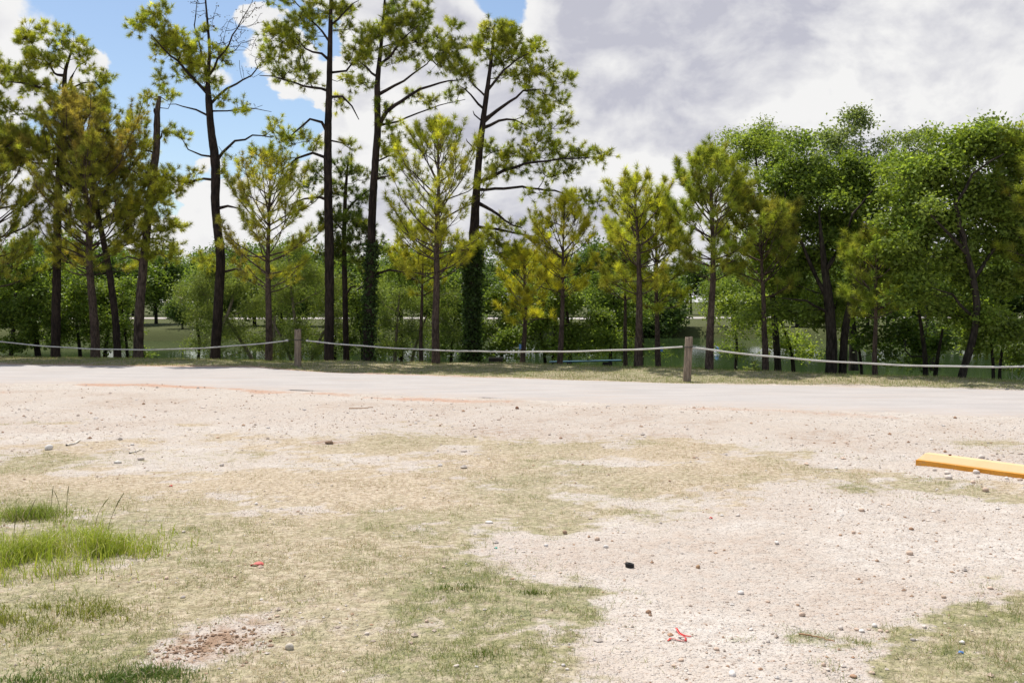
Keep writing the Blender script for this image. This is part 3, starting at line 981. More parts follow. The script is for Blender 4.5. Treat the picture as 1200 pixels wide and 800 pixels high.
def broad_tree(name, label, trunks, d, clumps, mixw, seed, dens=16, n_leaf=46, size=0.092, spread=0.15, bf=0.35, aspect=0.6, droop=0.1, attach_py=400, limbs=(), bark=None,
               depth=1.0, cat='tree', group=None, sub=0.72, flat=0.6, back=0.0):
    r = np.random.default_rng(seed)
    sat = []
    if cat == 'tree':
        for c_ in clumps:
            for _ in range(3):
                a_ = r.uniform(0, 2 * np.pi); k_ = r.uniform(0.25, 0.5); o_ = r.uniform(0.85, 1.25)
                sat.append((c_[0] + c_[2] * o_ * math.cos(a_), c_[1] - c_[3] * o_ * abs(math.sin(a_)) + 4, c_[2] * k_ * 1.3, c_[3] * k_ * 0.8, r.normal() * 0.4, 1.2))
    if cat in ('shrub', 'willow') and d > 27:
        for tr_ in trunks:
            sat += [(tr_[0][0] - 12, 405, 20, 14, 0.0, 0.9), (tr_[0][0] + 14, 412, 20, 10, -0.4, 0.9)]
    pts = clump_points(list(clumps) + sat, d + back, dens * 1.45, r, depth, sub)
    z_att = EYE - (attach_py - HZ) / F * d
    parts = []
    crown = []
    tr0 = trunks[0]
    V, q, cap, pos_, parent, rad, ntr, tips, nch, base = skeleton(tr0, d, limbs, pts, r, bf, 0.5, z_att, 0.004)
    tp = pos_[tips]
    cols = leaf_cols(len(tp), r, mixw) * np.exp(r.normal(0, 0.22, (len(tp), 1)))
    lV, lf, lc = leaves(tp, cols, int(n_leaf * 1.6), spread, size * 1.08, r, aspect, droop, flat)
    root = tree_object(name, base, (V, q, cap), (pos_, parent, rad, ntr, 5), [("crown", lV, lf, lc, M_LEAF)], bark or M_BARK_LEAF, M_LEAF, label, cat, group)
    for extra in trunks[1:]:
        pp = np.array([P(x, y, d + 0.15) for x, y, w_ in extra]); rr = np.array([w_ * 0.5 / F * d for x, y, w_ in extra])
        V, q, cap, C, R = trunk_tube(np.concatenate([[pp[0] - [0, 0, 0.3]], pp]), np.concatenate([[rr[0]], rr]), r=r)
        o = mesh_obj("trunk", V, np.concatenate([q, cap]), bark or M_BARK_LEAF, root, None, True, base)
        o.data.validate()
    return root


# ------------------------------------------------------------------ the tall pines
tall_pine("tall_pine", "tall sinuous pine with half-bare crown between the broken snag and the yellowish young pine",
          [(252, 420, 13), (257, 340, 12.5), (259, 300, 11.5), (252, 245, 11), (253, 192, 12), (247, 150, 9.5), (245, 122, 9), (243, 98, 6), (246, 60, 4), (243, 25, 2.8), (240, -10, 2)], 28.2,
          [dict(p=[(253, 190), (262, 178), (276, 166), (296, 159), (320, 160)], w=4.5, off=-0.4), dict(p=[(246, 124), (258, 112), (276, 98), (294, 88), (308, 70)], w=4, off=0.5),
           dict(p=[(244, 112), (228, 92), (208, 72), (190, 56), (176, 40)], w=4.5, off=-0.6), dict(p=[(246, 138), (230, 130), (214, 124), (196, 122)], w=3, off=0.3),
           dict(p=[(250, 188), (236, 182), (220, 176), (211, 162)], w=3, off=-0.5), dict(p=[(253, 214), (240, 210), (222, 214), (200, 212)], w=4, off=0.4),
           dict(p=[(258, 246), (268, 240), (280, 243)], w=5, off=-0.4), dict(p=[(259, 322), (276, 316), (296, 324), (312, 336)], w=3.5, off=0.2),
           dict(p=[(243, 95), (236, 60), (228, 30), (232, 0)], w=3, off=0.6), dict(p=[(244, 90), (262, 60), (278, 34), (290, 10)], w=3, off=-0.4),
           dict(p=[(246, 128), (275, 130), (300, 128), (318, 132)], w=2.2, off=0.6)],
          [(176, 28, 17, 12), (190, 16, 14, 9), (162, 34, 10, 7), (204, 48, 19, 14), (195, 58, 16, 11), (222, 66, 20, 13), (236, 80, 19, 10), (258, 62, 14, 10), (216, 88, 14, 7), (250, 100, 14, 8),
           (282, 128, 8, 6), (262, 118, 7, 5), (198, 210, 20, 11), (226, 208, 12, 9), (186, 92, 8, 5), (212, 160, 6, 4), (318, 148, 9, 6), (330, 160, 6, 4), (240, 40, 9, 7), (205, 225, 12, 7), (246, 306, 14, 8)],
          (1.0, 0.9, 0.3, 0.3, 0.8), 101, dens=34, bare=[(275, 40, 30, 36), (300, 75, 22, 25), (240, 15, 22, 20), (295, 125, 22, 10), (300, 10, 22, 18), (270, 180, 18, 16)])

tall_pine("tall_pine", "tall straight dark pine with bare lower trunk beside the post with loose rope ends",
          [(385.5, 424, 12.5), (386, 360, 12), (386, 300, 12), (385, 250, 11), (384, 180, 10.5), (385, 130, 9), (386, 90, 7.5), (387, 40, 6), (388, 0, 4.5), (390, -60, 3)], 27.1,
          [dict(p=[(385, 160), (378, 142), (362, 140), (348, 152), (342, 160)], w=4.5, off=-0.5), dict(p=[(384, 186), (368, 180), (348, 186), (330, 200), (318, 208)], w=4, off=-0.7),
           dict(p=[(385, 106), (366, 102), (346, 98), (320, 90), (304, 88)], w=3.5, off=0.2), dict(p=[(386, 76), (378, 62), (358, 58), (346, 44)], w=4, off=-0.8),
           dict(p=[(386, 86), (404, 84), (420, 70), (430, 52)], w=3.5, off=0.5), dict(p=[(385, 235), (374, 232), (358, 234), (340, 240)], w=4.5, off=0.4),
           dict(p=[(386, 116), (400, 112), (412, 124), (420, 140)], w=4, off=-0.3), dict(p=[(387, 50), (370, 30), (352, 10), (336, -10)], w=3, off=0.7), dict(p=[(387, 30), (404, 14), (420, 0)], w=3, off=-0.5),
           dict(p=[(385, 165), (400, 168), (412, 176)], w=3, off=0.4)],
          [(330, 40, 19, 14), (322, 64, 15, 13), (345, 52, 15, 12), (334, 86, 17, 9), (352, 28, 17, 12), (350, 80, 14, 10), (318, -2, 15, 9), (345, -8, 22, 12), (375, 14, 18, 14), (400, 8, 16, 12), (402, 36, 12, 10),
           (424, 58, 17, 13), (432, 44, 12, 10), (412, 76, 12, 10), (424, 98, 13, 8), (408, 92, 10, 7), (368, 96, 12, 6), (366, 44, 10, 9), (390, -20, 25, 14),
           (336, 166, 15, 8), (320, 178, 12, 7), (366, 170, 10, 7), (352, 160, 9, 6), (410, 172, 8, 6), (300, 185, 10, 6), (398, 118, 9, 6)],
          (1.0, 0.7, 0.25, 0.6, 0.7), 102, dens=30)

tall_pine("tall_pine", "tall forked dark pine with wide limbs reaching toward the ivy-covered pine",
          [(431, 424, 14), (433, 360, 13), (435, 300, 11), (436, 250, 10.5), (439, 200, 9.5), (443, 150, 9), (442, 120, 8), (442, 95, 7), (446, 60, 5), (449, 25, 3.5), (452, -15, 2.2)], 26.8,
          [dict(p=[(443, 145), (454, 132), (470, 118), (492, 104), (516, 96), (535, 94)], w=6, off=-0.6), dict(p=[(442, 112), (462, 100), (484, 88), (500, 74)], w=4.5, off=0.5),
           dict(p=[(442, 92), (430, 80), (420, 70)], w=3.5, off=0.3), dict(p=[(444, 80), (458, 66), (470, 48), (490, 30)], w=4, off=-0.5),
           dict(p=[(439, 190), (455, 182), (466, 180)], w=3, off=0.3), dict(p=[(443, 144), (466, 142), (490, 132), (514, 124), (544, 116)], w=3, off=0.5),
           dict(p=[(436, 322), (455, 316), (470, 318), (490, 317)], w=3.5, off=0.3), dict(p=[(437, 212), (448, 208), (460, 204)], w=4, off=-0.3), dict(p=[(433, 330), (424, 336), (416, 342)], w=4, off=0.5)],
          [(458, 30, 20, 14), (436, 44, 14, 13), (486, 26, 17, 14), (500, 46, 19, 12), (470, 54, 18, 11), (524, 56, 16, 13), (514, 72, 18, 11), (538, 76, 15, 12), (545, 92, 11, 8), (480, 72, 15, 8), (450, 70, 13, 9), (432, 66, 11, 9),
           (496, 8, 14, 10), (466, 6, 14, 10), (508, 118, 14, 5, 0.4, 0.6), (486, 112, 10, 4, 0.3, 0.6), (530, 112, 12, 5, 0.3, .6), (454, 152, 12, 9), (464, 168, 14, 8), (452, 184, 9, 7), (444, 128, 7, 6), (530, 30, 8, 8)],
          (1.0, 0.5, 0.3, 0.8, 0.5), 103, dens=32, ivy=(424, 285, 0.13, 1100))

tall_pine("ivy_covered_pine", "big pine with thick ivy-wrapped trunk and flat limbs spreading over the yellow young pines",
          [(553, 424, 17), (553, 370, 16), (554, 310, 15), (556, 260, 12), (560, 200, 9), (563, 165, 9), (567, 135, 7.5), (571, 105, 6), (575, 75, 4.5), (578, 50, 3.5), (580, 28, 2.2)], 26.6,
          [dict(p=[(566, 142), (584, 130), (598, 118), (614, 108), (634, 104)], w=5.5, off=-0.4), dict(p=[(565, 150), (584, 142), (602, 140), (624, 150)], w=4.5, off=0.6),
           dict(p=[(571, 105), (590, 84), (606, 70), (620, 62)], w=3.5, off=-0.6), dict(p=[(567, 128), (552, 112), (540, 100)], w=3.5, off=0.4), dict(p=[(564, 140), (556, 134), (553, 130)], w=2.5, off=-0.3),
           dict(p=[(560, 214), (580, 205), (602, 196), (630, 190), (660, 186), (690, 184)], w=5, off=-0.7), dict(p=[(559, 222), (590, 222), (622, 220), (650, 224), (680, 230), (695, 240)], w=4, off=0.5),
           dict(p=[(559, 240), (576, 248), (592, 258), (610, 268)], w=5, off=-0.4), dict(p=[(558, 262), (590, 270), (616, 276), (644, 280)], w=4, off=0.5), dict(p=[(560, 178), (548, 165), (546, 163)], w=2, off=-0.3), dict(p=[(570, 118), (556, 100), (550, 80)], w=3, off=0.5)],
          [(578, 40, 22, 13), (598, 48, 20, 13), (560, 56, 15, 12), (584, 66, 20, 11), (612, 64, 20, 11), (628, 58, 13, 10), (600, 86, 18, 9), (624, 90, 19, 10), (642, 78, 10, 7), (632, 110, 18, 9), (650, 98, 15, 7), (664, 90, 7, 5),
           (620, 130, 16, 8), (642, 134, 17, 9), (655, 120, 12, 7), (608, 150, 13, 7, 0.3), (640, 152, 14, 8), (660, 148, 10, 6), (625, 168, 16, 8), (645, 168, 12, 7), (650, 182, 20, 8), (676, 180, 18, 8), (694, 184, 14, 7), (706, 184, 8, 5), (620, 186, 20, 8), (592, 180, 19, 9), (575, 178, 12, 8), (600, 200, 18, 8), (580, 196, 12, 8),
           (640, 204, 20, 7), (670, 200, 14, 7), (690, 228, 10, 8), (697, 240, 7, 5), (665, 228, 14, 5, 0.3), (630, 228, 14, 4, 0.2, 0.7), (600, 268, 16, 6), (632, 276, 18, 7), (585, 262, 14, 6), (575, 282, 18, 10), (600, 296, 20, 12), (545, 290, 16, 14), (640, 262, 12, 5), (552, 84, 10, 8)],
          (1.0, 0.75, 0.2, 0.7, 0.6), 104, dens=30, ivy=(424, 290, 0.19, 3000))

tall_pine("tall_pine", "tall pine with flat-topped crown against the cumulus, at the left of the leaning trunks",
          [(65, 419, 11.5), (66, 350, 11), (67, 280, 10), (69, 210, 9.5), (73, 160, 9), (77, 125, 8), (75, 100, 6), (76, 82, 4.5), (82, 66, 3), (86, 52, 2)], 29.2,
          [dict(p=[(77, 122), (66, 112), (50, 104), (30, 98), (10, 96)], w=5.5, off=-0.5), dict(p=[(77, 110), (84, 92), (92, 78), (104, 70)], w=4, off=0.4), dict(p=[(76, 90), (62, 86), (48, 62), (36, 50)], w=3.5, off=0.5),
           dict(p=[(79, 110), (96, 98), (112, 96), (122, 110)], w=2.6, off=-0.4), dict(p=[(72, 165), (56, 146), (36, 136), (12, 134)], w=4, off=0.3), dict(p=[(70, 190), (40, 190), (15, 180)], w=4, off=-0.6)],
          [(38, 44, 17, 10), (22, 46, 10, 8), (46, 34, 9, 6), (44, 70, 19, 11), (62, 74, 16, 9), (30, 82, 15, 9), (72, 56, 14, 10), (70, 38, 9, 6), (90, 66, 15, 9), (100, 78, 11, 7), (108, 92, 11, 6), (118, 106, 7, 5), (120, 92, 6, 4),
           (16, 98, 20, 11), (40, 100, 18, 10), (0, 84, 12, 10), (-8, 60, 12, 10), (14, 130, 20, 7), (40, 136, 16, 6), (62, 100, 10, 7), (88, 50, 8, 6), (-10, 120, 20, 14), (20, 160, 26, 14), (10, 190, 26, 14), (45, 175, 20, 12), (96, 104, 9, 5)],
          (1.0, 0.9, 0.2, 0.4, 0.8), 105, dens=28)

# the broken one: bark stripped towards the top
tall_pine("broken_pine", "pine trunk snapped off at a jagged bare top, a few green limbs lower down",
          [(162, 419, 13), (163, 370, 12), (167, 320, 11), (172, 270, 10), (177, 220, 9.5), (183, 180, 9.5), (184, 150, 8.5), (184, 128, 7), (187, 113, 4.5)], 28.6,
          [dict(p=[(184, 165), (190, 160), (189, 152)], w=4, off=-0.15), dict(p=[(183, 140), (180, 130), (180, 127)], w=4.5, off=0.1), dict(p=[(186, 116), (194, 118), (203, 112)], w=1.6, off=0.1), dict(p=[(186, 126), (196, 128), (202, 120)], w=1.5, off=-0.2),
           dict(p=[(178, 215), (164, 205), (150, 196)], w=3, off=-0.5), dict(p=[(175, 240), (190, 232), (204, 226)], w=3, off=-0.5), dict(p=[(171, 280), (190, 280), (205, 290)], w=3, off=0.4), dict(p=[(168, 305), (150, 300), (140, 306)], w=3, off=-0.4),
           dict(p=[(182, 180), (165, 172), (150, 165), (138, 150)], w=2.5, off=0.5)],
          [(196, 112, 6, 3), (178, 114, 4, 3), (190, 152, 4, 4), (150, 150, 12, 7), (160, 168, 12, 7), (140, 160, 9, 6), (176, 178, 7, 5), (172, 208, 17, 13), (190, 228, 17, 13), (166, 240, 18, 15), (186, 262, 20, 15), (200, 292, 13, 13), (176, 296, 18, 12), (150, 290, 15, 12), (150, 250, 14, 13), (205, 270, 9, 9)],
          (1.0, 0.9, 0.5, 0.3, 0.6), 106, dens=30, bark=M_BARK_DEAD, cat='broken tree')

tall_pine("leaning_pine", "pine leaning away from the broken trunk, its crown mixed into its neighbour's",
          [(138, 419, 9.5), (135, 370, 9), (130, 330, 8.5), (124, 295, 8), (118, 268, 7), (112, 235, 6), (106, 200, 5), (100, 170, 4)], 28.9,
          [dict(p=[(124, 290), (140, 275), (160, 262)], w=3, off=-0.5), dict(p=[(118, 262), (100, 255), (80, 258)], w=3, off=0.5)],
          [(100, 170, 26, 18), (120, 200, 24, 18), (90, 215, 24, 17), (130, 230, 22, 16), (150, 265, 18, 12), (80, 255, 20, 14), (108, 250, 18, 14)],
          (1.0, 0.6, 0.5, 0.7, 0.3), 107, dens=22)

tall_pine("tall_pine", "slim dark pine with drooping blackish foliage between the two tall straight trunks",
          [(406, 424, 8), (405, 380, 7.5), (404, 330, 7), (403, 280, 6), (404, 240, 5), (406, 210, 3.5), (408, 188, 2)], 27.8,
          [dict(p=[(404, 345), (412, 336), (422, 335)], w=3.5, off=-0.3), dict(p=[(404, 250), (420, 232), (432, 222)], w=3.5, off=-0.4), dict(p=[(404, 270), (388, 256), (372, 250)], w=3, off=0.4)],
          [(404, 200, 15, 12), (372, 205, 12, 12), (422, 210, 12, 9), (392, 222, 15, 12), (420, 235, 15, 12), (404, 255, 20, 15), (384, 265, 15, 14), (425, 268, 16, 15), (404, 290, 20, 15), (420, 305, 16, 12), (385, 300, 15, 12), (440, 290, 12, 12), (362, 215, 9, 7), (455, 205, 10, 8)],
          (0.5, 0.1, 0.1, 1.5, 0.1), 108, dens=26)

# ------------------------------------------------------------------ the young pines
young_pine("broad olive young pine with brownish inner needles in front of the leaning trunks", 112, 420, 112, 84, 325, (1.0, 0.55, 0.7, 0.5, 0.3), 201, wpx=11, lean=-18, nn=46, nb=(5, 7))
young_pine("young pine with bright yellow-green crown between the sinuous pine and the rope post", 315, 424, 182, 60, 345, (0.8, 0.9, 0.5, 0.1, 0.9), 202, wpx=9, airy=1.3, nn=38)
young_pine("tall airy yellow-green young pine with pale trunk, next to the ivy-covered pine", 511, 428, 143, 64, 332, (0.6, 0.9, 0.15, 0.05, 1.0), 203, wpx=10, airy=1.5, nn=34)
young_pine("small bright yellow young pine, the shorter of the two yellowest", 612, 423, 288, 40, 378, (0.3, 1.6, 0.2, 0.0, 0.5), 204, d=26.6, wpx=6.5, airy=1.1, nn=40)
young_pine("slender yellow young pine, the taller of the two yellowest", 656, 428, 234, 46, 352, (0.25, 1.6, 0.25, 0.0, 0.5), 205, wpx=7, airy=1.2, nn=40)
young_pine("bushy yellow-green young pine just before the upright rope post", 748, 433, 206, 56, 345, (0.8, 0.9, 0.2, 0.1, 0.9), 206, wpx=10, lean=-2, airy=1.2, nn=38)
young_pine("green young pine standing close behind the bushy yellow-green one", 772, 430.5, 228, 44, 355, (1.2, 0.4, 0.15, 0.4, 0.5), 207, d=25.2, wpx=7)
young_pine("tall deep green young pine just past the upright rope post", 831, 436, 176, 54, 330, (1.3, 0.3, 0.2, 0.3, 0.5), 208, wpx=10, lean=6, curve=5, nn=54, nb=(5, 7))
young_pine("green young pine with browning lower needles before the double-trunked tree", 897, 435, 236, 54, 345, (1.2, 0.25, 0.35, 0.5, 0.3), 209, wpx=8, nn=52, nb=(5, 7))
young_pine("small conical olive young pine in front of the dark shrub", 1026, 441, 274, 46, 378, (1.3, 0.15, 0.15, 0.5, 0.25), 210, wpx=6.5, nn=56, nb=(5, 7))
young_pine("dark green young pine beyond the thin twin trunks, only its branches showing", 1222, 446, 150, 62, 330, (1.2, 0.3, 0.2, 0.6, 0.3), 211, wpx=9, nn=52)
young_pine("thin yellowish pine behind the tall airy young pine", 494, 424, 262, 44, 345, (0.6, 1.1, 0.4, 0.2, 0.6), 212, d=28.0, wpx=5)
young_pine("thin dark-stemmed pine behind the bushy yellow-green one", 733, 428, 255, 40, 350, (1.0, 0.4, 0.4, 0.8, 0.2), 213, d=27.2, wpx=5)
young_pine("thin stemmed green pine in the bright shrubs behind the yellow ones", 648, 426, 300, 36, 362, (0.8, 0.6, 0.4, 0.7, 0.2), 214, d=29.0, wpx=4.5)
young_pine("dark olive pine at the left border of the photo, before the leafy thicket", -12, 421, 140, 74, 335, (1.0, 0.5, 0.5, 0.6, 0.3), 215, wpx=10, nn=44)

# ------------------------------------------------------------------ broadleaf trees
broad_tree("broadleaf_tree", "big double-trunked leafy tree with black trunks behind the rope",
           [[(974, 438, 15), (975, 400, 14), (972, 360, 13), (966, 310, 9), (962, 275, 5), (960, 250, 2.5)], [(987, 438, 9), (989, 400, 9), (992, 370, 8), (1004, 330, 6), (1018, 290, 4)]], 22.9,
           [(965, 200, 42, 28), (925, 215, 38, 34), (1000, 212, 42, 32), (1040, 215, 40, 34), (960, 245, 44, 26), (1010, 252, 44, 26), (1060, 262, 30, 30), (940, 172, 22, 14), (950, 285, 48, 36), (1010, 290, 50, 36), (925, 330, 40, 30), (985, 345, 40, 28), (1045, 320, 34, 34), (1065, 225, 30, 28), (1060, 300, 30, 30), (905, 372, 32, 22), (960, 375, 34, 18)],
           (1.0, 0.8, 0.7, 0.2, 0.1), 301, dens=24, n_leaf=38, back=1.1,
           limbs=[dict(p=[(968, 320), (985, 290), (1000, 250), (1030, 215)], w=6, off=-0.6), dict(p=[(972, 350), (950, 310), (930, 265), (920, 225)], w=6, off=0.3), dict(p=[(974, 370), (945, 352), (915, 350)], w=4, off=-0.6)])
broad_tree("broadleaf_tree", "light green feathery-topped tree rising behind the deep green young pine",
           [[(912, 432, 9), (908, 380, 8), (903, 320, 7), (897, 270, 6), (890, 220, 4), (885, 180, 2)]], 26.5,
           [(885, 185, 36, 30), (862, 172, 18, 15), (908, 190, 26, 28), (886, 165, 20, 12), (880, 235, 34, 30), (915, 250, 28, 30), (880, 285, 34, 28), (920, 300, 26, 26)], (0.8, 1.3, 0.3, 0.3, 0.1), 302, dens=28, n_leaf=40, size=0.08, aspect=0.42)
broad_tree("leaning_broadleaf_tree", "wide leafy tree on a slanting black trunk behind the rope",
           [[(1125, 446, 9.5), (1133, 420, 9.5), (1141, 398, 9), (1146, 360, 8.5), (1140, 320, 8), (1130, 285, 6), (1122, 262, 3)]], 20.8,
           [(1110, 195, 46, 34), (1150, 175, 40, 30), (1180, 190, 36, 40), (1075, 215, 38, 34), (1140, 225, 46, 30), (1060, 240, 28, 26), (1165, 160, 24, 14), (1125, 168, 26, 14), (1055, 300, 24, 30), (1185, 240, 36, 30), (1075, 262, 34, 28), (1120, 260, 46, 34), (1170, 270, 42, 38), (1090, 295, 40, 34), (1140, 320, 42, 30), (1190, 330, 36, 34), (1080, 345, 30, 28), (1120, 368, 34, 20), (1175, 380, 34, 22), (1215, 280, 30, 60), (1215, 210, 24, 36)],
           (1.0, 1.0, 0.6, 0.1, 0.1), 303, dens=25, n_leaf=38, back=0.35,
           limbs=[dict(p=[(1130, 285), (1120, 240), (1140, 205), (1175, 180)], w=6, off=-0.5), dict(p=[(1142, 330), (1165, 290), (1185, 250), (1195, 215)], w=5, off=0.4), dict(p=[(1135, 300), (1105, 265), (1080, 240)], w=5, off=-0.5), dict(p=[(1145, 370), (1115, 345), (1090, 335)], w=4, off=-0.5)])
broad_tree("twin_stem_tree", "small tree on two thin black stems at the pond edge, next to pale dead twigs",
           [[(1164, 450, 4.2), (1164, 420, 4), (1160, 390, 3), (1155, 360, 2)], [(1171, 450, 4), (1172, 420, 3.5), (1180, 385, 2.5)]], 21.2,
           [(1155, 385, 30, 20), (1185, 395, 30, 22), (1205, 420, 22, 14), (1150, 410, 18, 10)], (1.0, 0.8, 0.6, 0.2, 0.1), 304, dens=22, n_leaf=28, attach_py=430)
broad_tree("cottonwood_tree", "sparse pale-leaved cottonwood top poking above the leafy trees, the taller of the two",
           [[(1000, 420, 10), (998, 330, 9), (996, 250, 5), (992, 205, 2.5), (992, 165, 1.5), (996, 135, 1)]], 29.5,
           [(995, 152, 18, 20), (985, 178, 20, 18), (1008, 142, 11, 13), (992, 168, 18, 16), (972, 165, 10, 12), (1005, 185, 14, 16), (985, 215, 22, 18), (960, 190, 9, 10)], (0.6, 0.3, 0.6, 0.6, 1.2), 305, dens=15, n_leaf=26, size=0.09, bf=0.2, sub=0.6)
broad_tree("cottonwood_tree", "sparse pale-leaved cottonwood top poking above the leafy trees, the lower and wider of the two",
           [[(1090, 420, 10), (1088, 330, 9), (1085, 260, 5), (1075, 215, 2.5), (1066, 180, 1.5), (1062, 155, 1)]], 29.0,
           [(1062, 160, 18, 17), (1042, 172, 12, 14), (1080, 168, 14, 15), (1050, 195, 18, 15), (1078, 200, 16, 16), (1095, 185, 10, 14)], (0.6, 0.4, 0.6, 0.6, 1.0), 306, dens=17, n_leaf=28, size=0.085, bf=0.2, sub=0.6)
broad_tree("dark_shrub", "dense dark shrub low behind the small conical pine",
           [[(1085, 442, 7), (1084, 415, 6), (1080, 385, 5), (1076, 360, 3)], [(1095, 442, 5), (1100, 410, 4), (1105, 385, 2.5)]], 22.2,
           [(1080, 395, 32, 24), (1050, 385, 24, 26), (1108, 392, 24, 22), (1075, 425, 22, 10), (1040, 415, 20, 14), (1020, 395, 18, 22)], (0.6, 0.2, 1.4, 0.1, 0.0), 307, dens=26, n_leaf=44, attach_py=435, back=1.8, cat='shrub')

UND = 'shrubs on the near pond bank'
broad_tree("shrub", "bright green leafy shrub behind the two yellowest young pines",
           [[(668, 432, 5), (668, 405, 4.5), (665, 370, 3.5), (662, 345, 2)], [(640, 432, 4), (636, 400, 3), (630, 375, 2)]], 28.6,
           [(660, 350, 30, 20), (690, 365, 30, 22), (630, 375, 30, 24), (665, 392, 40, 22), (705, 395, 26, 20), (600, 395, 26, 22)], (1.2, 0.6, 0.6, 0.2, 0.2), 308, dens=22, n_leaf=40, attach_py=425, cat='shrub')
broad_tree("shrub", "green bush filling the gap between the ivy-covered pine and the shorter yellow pine",
           [[(588, 430, 5), (588, 400, 4), (590, 370, 3), (592, 345, 2)]], 29.5,
           [(585, 350, 26, 24), (600, 375, 28, 24), (575, 395, 24, 20), (610, 340, 20, 18)], (0.8, 0.4, 0.9, 0.3, 0.1), 309, dens=22, n_leaf=36, attach_py=425, cat='shrub')
broad_tree("willow_bush", "grey-green willow bush with slanting pale stems behind the sinuous pine",
           [[(248, 428, 5), (256, 395, 4.5), (270, 360, 4), (280, 320, 3), (285, 290, 2)], [(300, 428, 5), (280, 395, 4), (262, 370, 3)], [(320, 430, 4), (321, 400, 3.5), (322, 370, 2.5)]], 31.0,
           [(235, 335, 28, 26), (265, 320, 30, 30), (290, 350, 34, 28), (240, 370, 26, 22), (275, 385, 34, 18), (225, 355, 18, 20), (310, 320, 28, 28)], (0.4, 0.5, 0.2, 1.6, 0.3), 310, dens=17, n_leaf=46, size=0.085, aspect=0.24, droop=0.5, attach_py=425, bark=M_BARK_PALE, cat='willow')
broad_tree("willow_bush", "olive willow bush with arching stems behind the post with loose rope ends",
           [[(352, 430, 6), (350, 400, 5), (345, 370, 4), (340, 330, 3), (338, 290, 2)], [(362, 430, 4), (375, 395, 3.5), (392, 372, 2)], [(345, 430, 3.5), (330, 395, 3), (318, 375, 2)]], 30.0,
           [(340, 300, 28, 26), (365, 320, 28, 30), (335, 345, 32, 26), (375, 360, 30, 24), (350, 385, 38, 16), (395, 335, 22, 26), (400, 380, 24, 16)], (0.5, 0.5, 0.3, 1.5, 0.1), 311, dens=16, n_leaf=46, size=0.085, aspect=0.24, droop=0.5, attach_py=425, bark=M_BARK_PALE, cat='willow')
broad_tree("willow_bush", "dull olive willow thicket between the forked pine and the tall airy young pine",
           [[(462, 430, 5), (464, 400, 4), (466, 370, 3), (468, 345, 2)], [(480, 430, 4), (490, 395, 3), (500, 370, 2)]], 29.2,
           [(455, 345, 22, 24), (485, 350, 26, 24), (470, 380, 34, 20), (515, 360, 26, 24), (520, 390, 26, 20), (440, 385, 20, 20), (535, 345, 18, 20)], (0.5, 0.3, 0.6, 1.3, 0.1), 312, dens=18, n_leaf=44, size=0.085, aspect=0.26, droop=0.5, attach_py=425, bark=M_BARK_PALE, cat='willow')
broad_tree("shrub", "light green tree with pale top between the forked pine and the airy pine, farther back",
           [[(470, 410, 6), (470, 360, 5), (468, 320, 4), (466, 285, 2)]], 36.0,
           [(466, 300, 20, 18), (480, 325, 24, 20), (455, 330, 18, 20), (500, 310, 14, 14)], (0.8, 1.1, 0.2, 0.6, 0.1), 313, dens=14, n_leaf=34, size=0.10, cat='tree')
broad_tree("shrub", "dark leafy thicket at the left border, beneath the flat-topped pine",
           [[(12, 426, 6), (15, 395, 5), (18, 350, 4), (20, 315, 2)], [(45, 418, 7), (38, 370, 6), (32, 330, 5), (27, 300, 3)]], 30.5,
           [(10, 320, 32, 28), (45, 335, 32, 26), (5, 365, 34, 26), (45, 378, 36, 22), (-20, 350, 30, 50), (20, 400, 44, 14), (85, 350, 28, 24)], (0.8, 0.4, 1.1, 0.2, 0.0), 314, dens=17, n_leaf=38, attach_py=425, cat='tree')
broad_tree("shrub", "bright leafed thicket between the leaning pine and the flat-topped pine",
           [[(95, 426, 5), (92, 395, 4), (88, 365, 3), (85, 330, 2)], [(122, 424, 5), (126, 390, 4.5), (130, 360, 3)]], 31.5,
           [(85, 335, 28, 22), (110, 350, 26, 22), (80, 375, 30, 22), (115, 385, 26, 18), (60, 395, 28, 16), (140, 350, 18, 18)], (0.9, 0.7, 0.9, 0.2, 0.0), 315, dens=17, n_leaf=36, attach_py=425, cat='tree')
broad_tree("shrub", "dull green bush overhanging the pond behind the thin dark-stemmed pine",
           [[(715, 428, 5), (716, 400, 4), (718, 370, 3), (720, 345, 2)]], 30.0,
           [(715, 345, 24, 22), (740, 360, 24, 22), (715, 385, 28, 20), (700, 330, 18, 16)], (0.8, 0.3, 1.0, 0.3, 0.1), 316, dens=20, n_leaf=36, attach_py=420, cat='shrub')
broad_tree("shrub", "light green bush over the water behind the browning green young pine",
           [[(930, 428, 5), (925, 400, 4.5), (915, 375, 3.5), (905, 350, 2)]], 27.5,
           [(850, 365, 26, 18), (880, 360, 26, 22), (905, 385, 28, 18), (935, 395, 24, 16), (860, 385, 22, 12), (950, 415, 24, 10), (915, 412, 20, 8)], (0.7, 1.2, 0.4, 0.3, 0.2), 317, dens=16, n_leaf=30, attach_py=420, cat='shrub')
broad_tree("shrub", "dim green bush low between the forked pine and the slim dark pine",
           [[(425, 428, 4), (424, 400, 3.5), (420, 375, 2.5), (416, 350, 1.5)]], 30.5,
           [(415, 350, 26, 24), (430, 380, 28, 22), (405, 395, 22, 16), (445, 350, 18, 20)], (0.7, 0.3, 0.9, 0.8, 0.0), 319, dens=18, n_leaf=36, attach_py=420, cat='shrub')
broad_tree("shrub", "dark bush low behind the tall airy young pine and the ivy-covered pine",
           [[(528, 428, 4), (530, 400, 3.5), (533, 375, 2.5), (535, 345, 1.5)]], 30.2,
           [(530, 340, 24, 22), (545, 365, 26, 22), (525, 385, 26, 20), (555, 395, 22, 18), (510, 335, 18, 16)], (0.8, 0.3, 1.1, 0.5, 0.0), 320, dens=18, n_leaf=36, attach_py=420, cat='shrub')
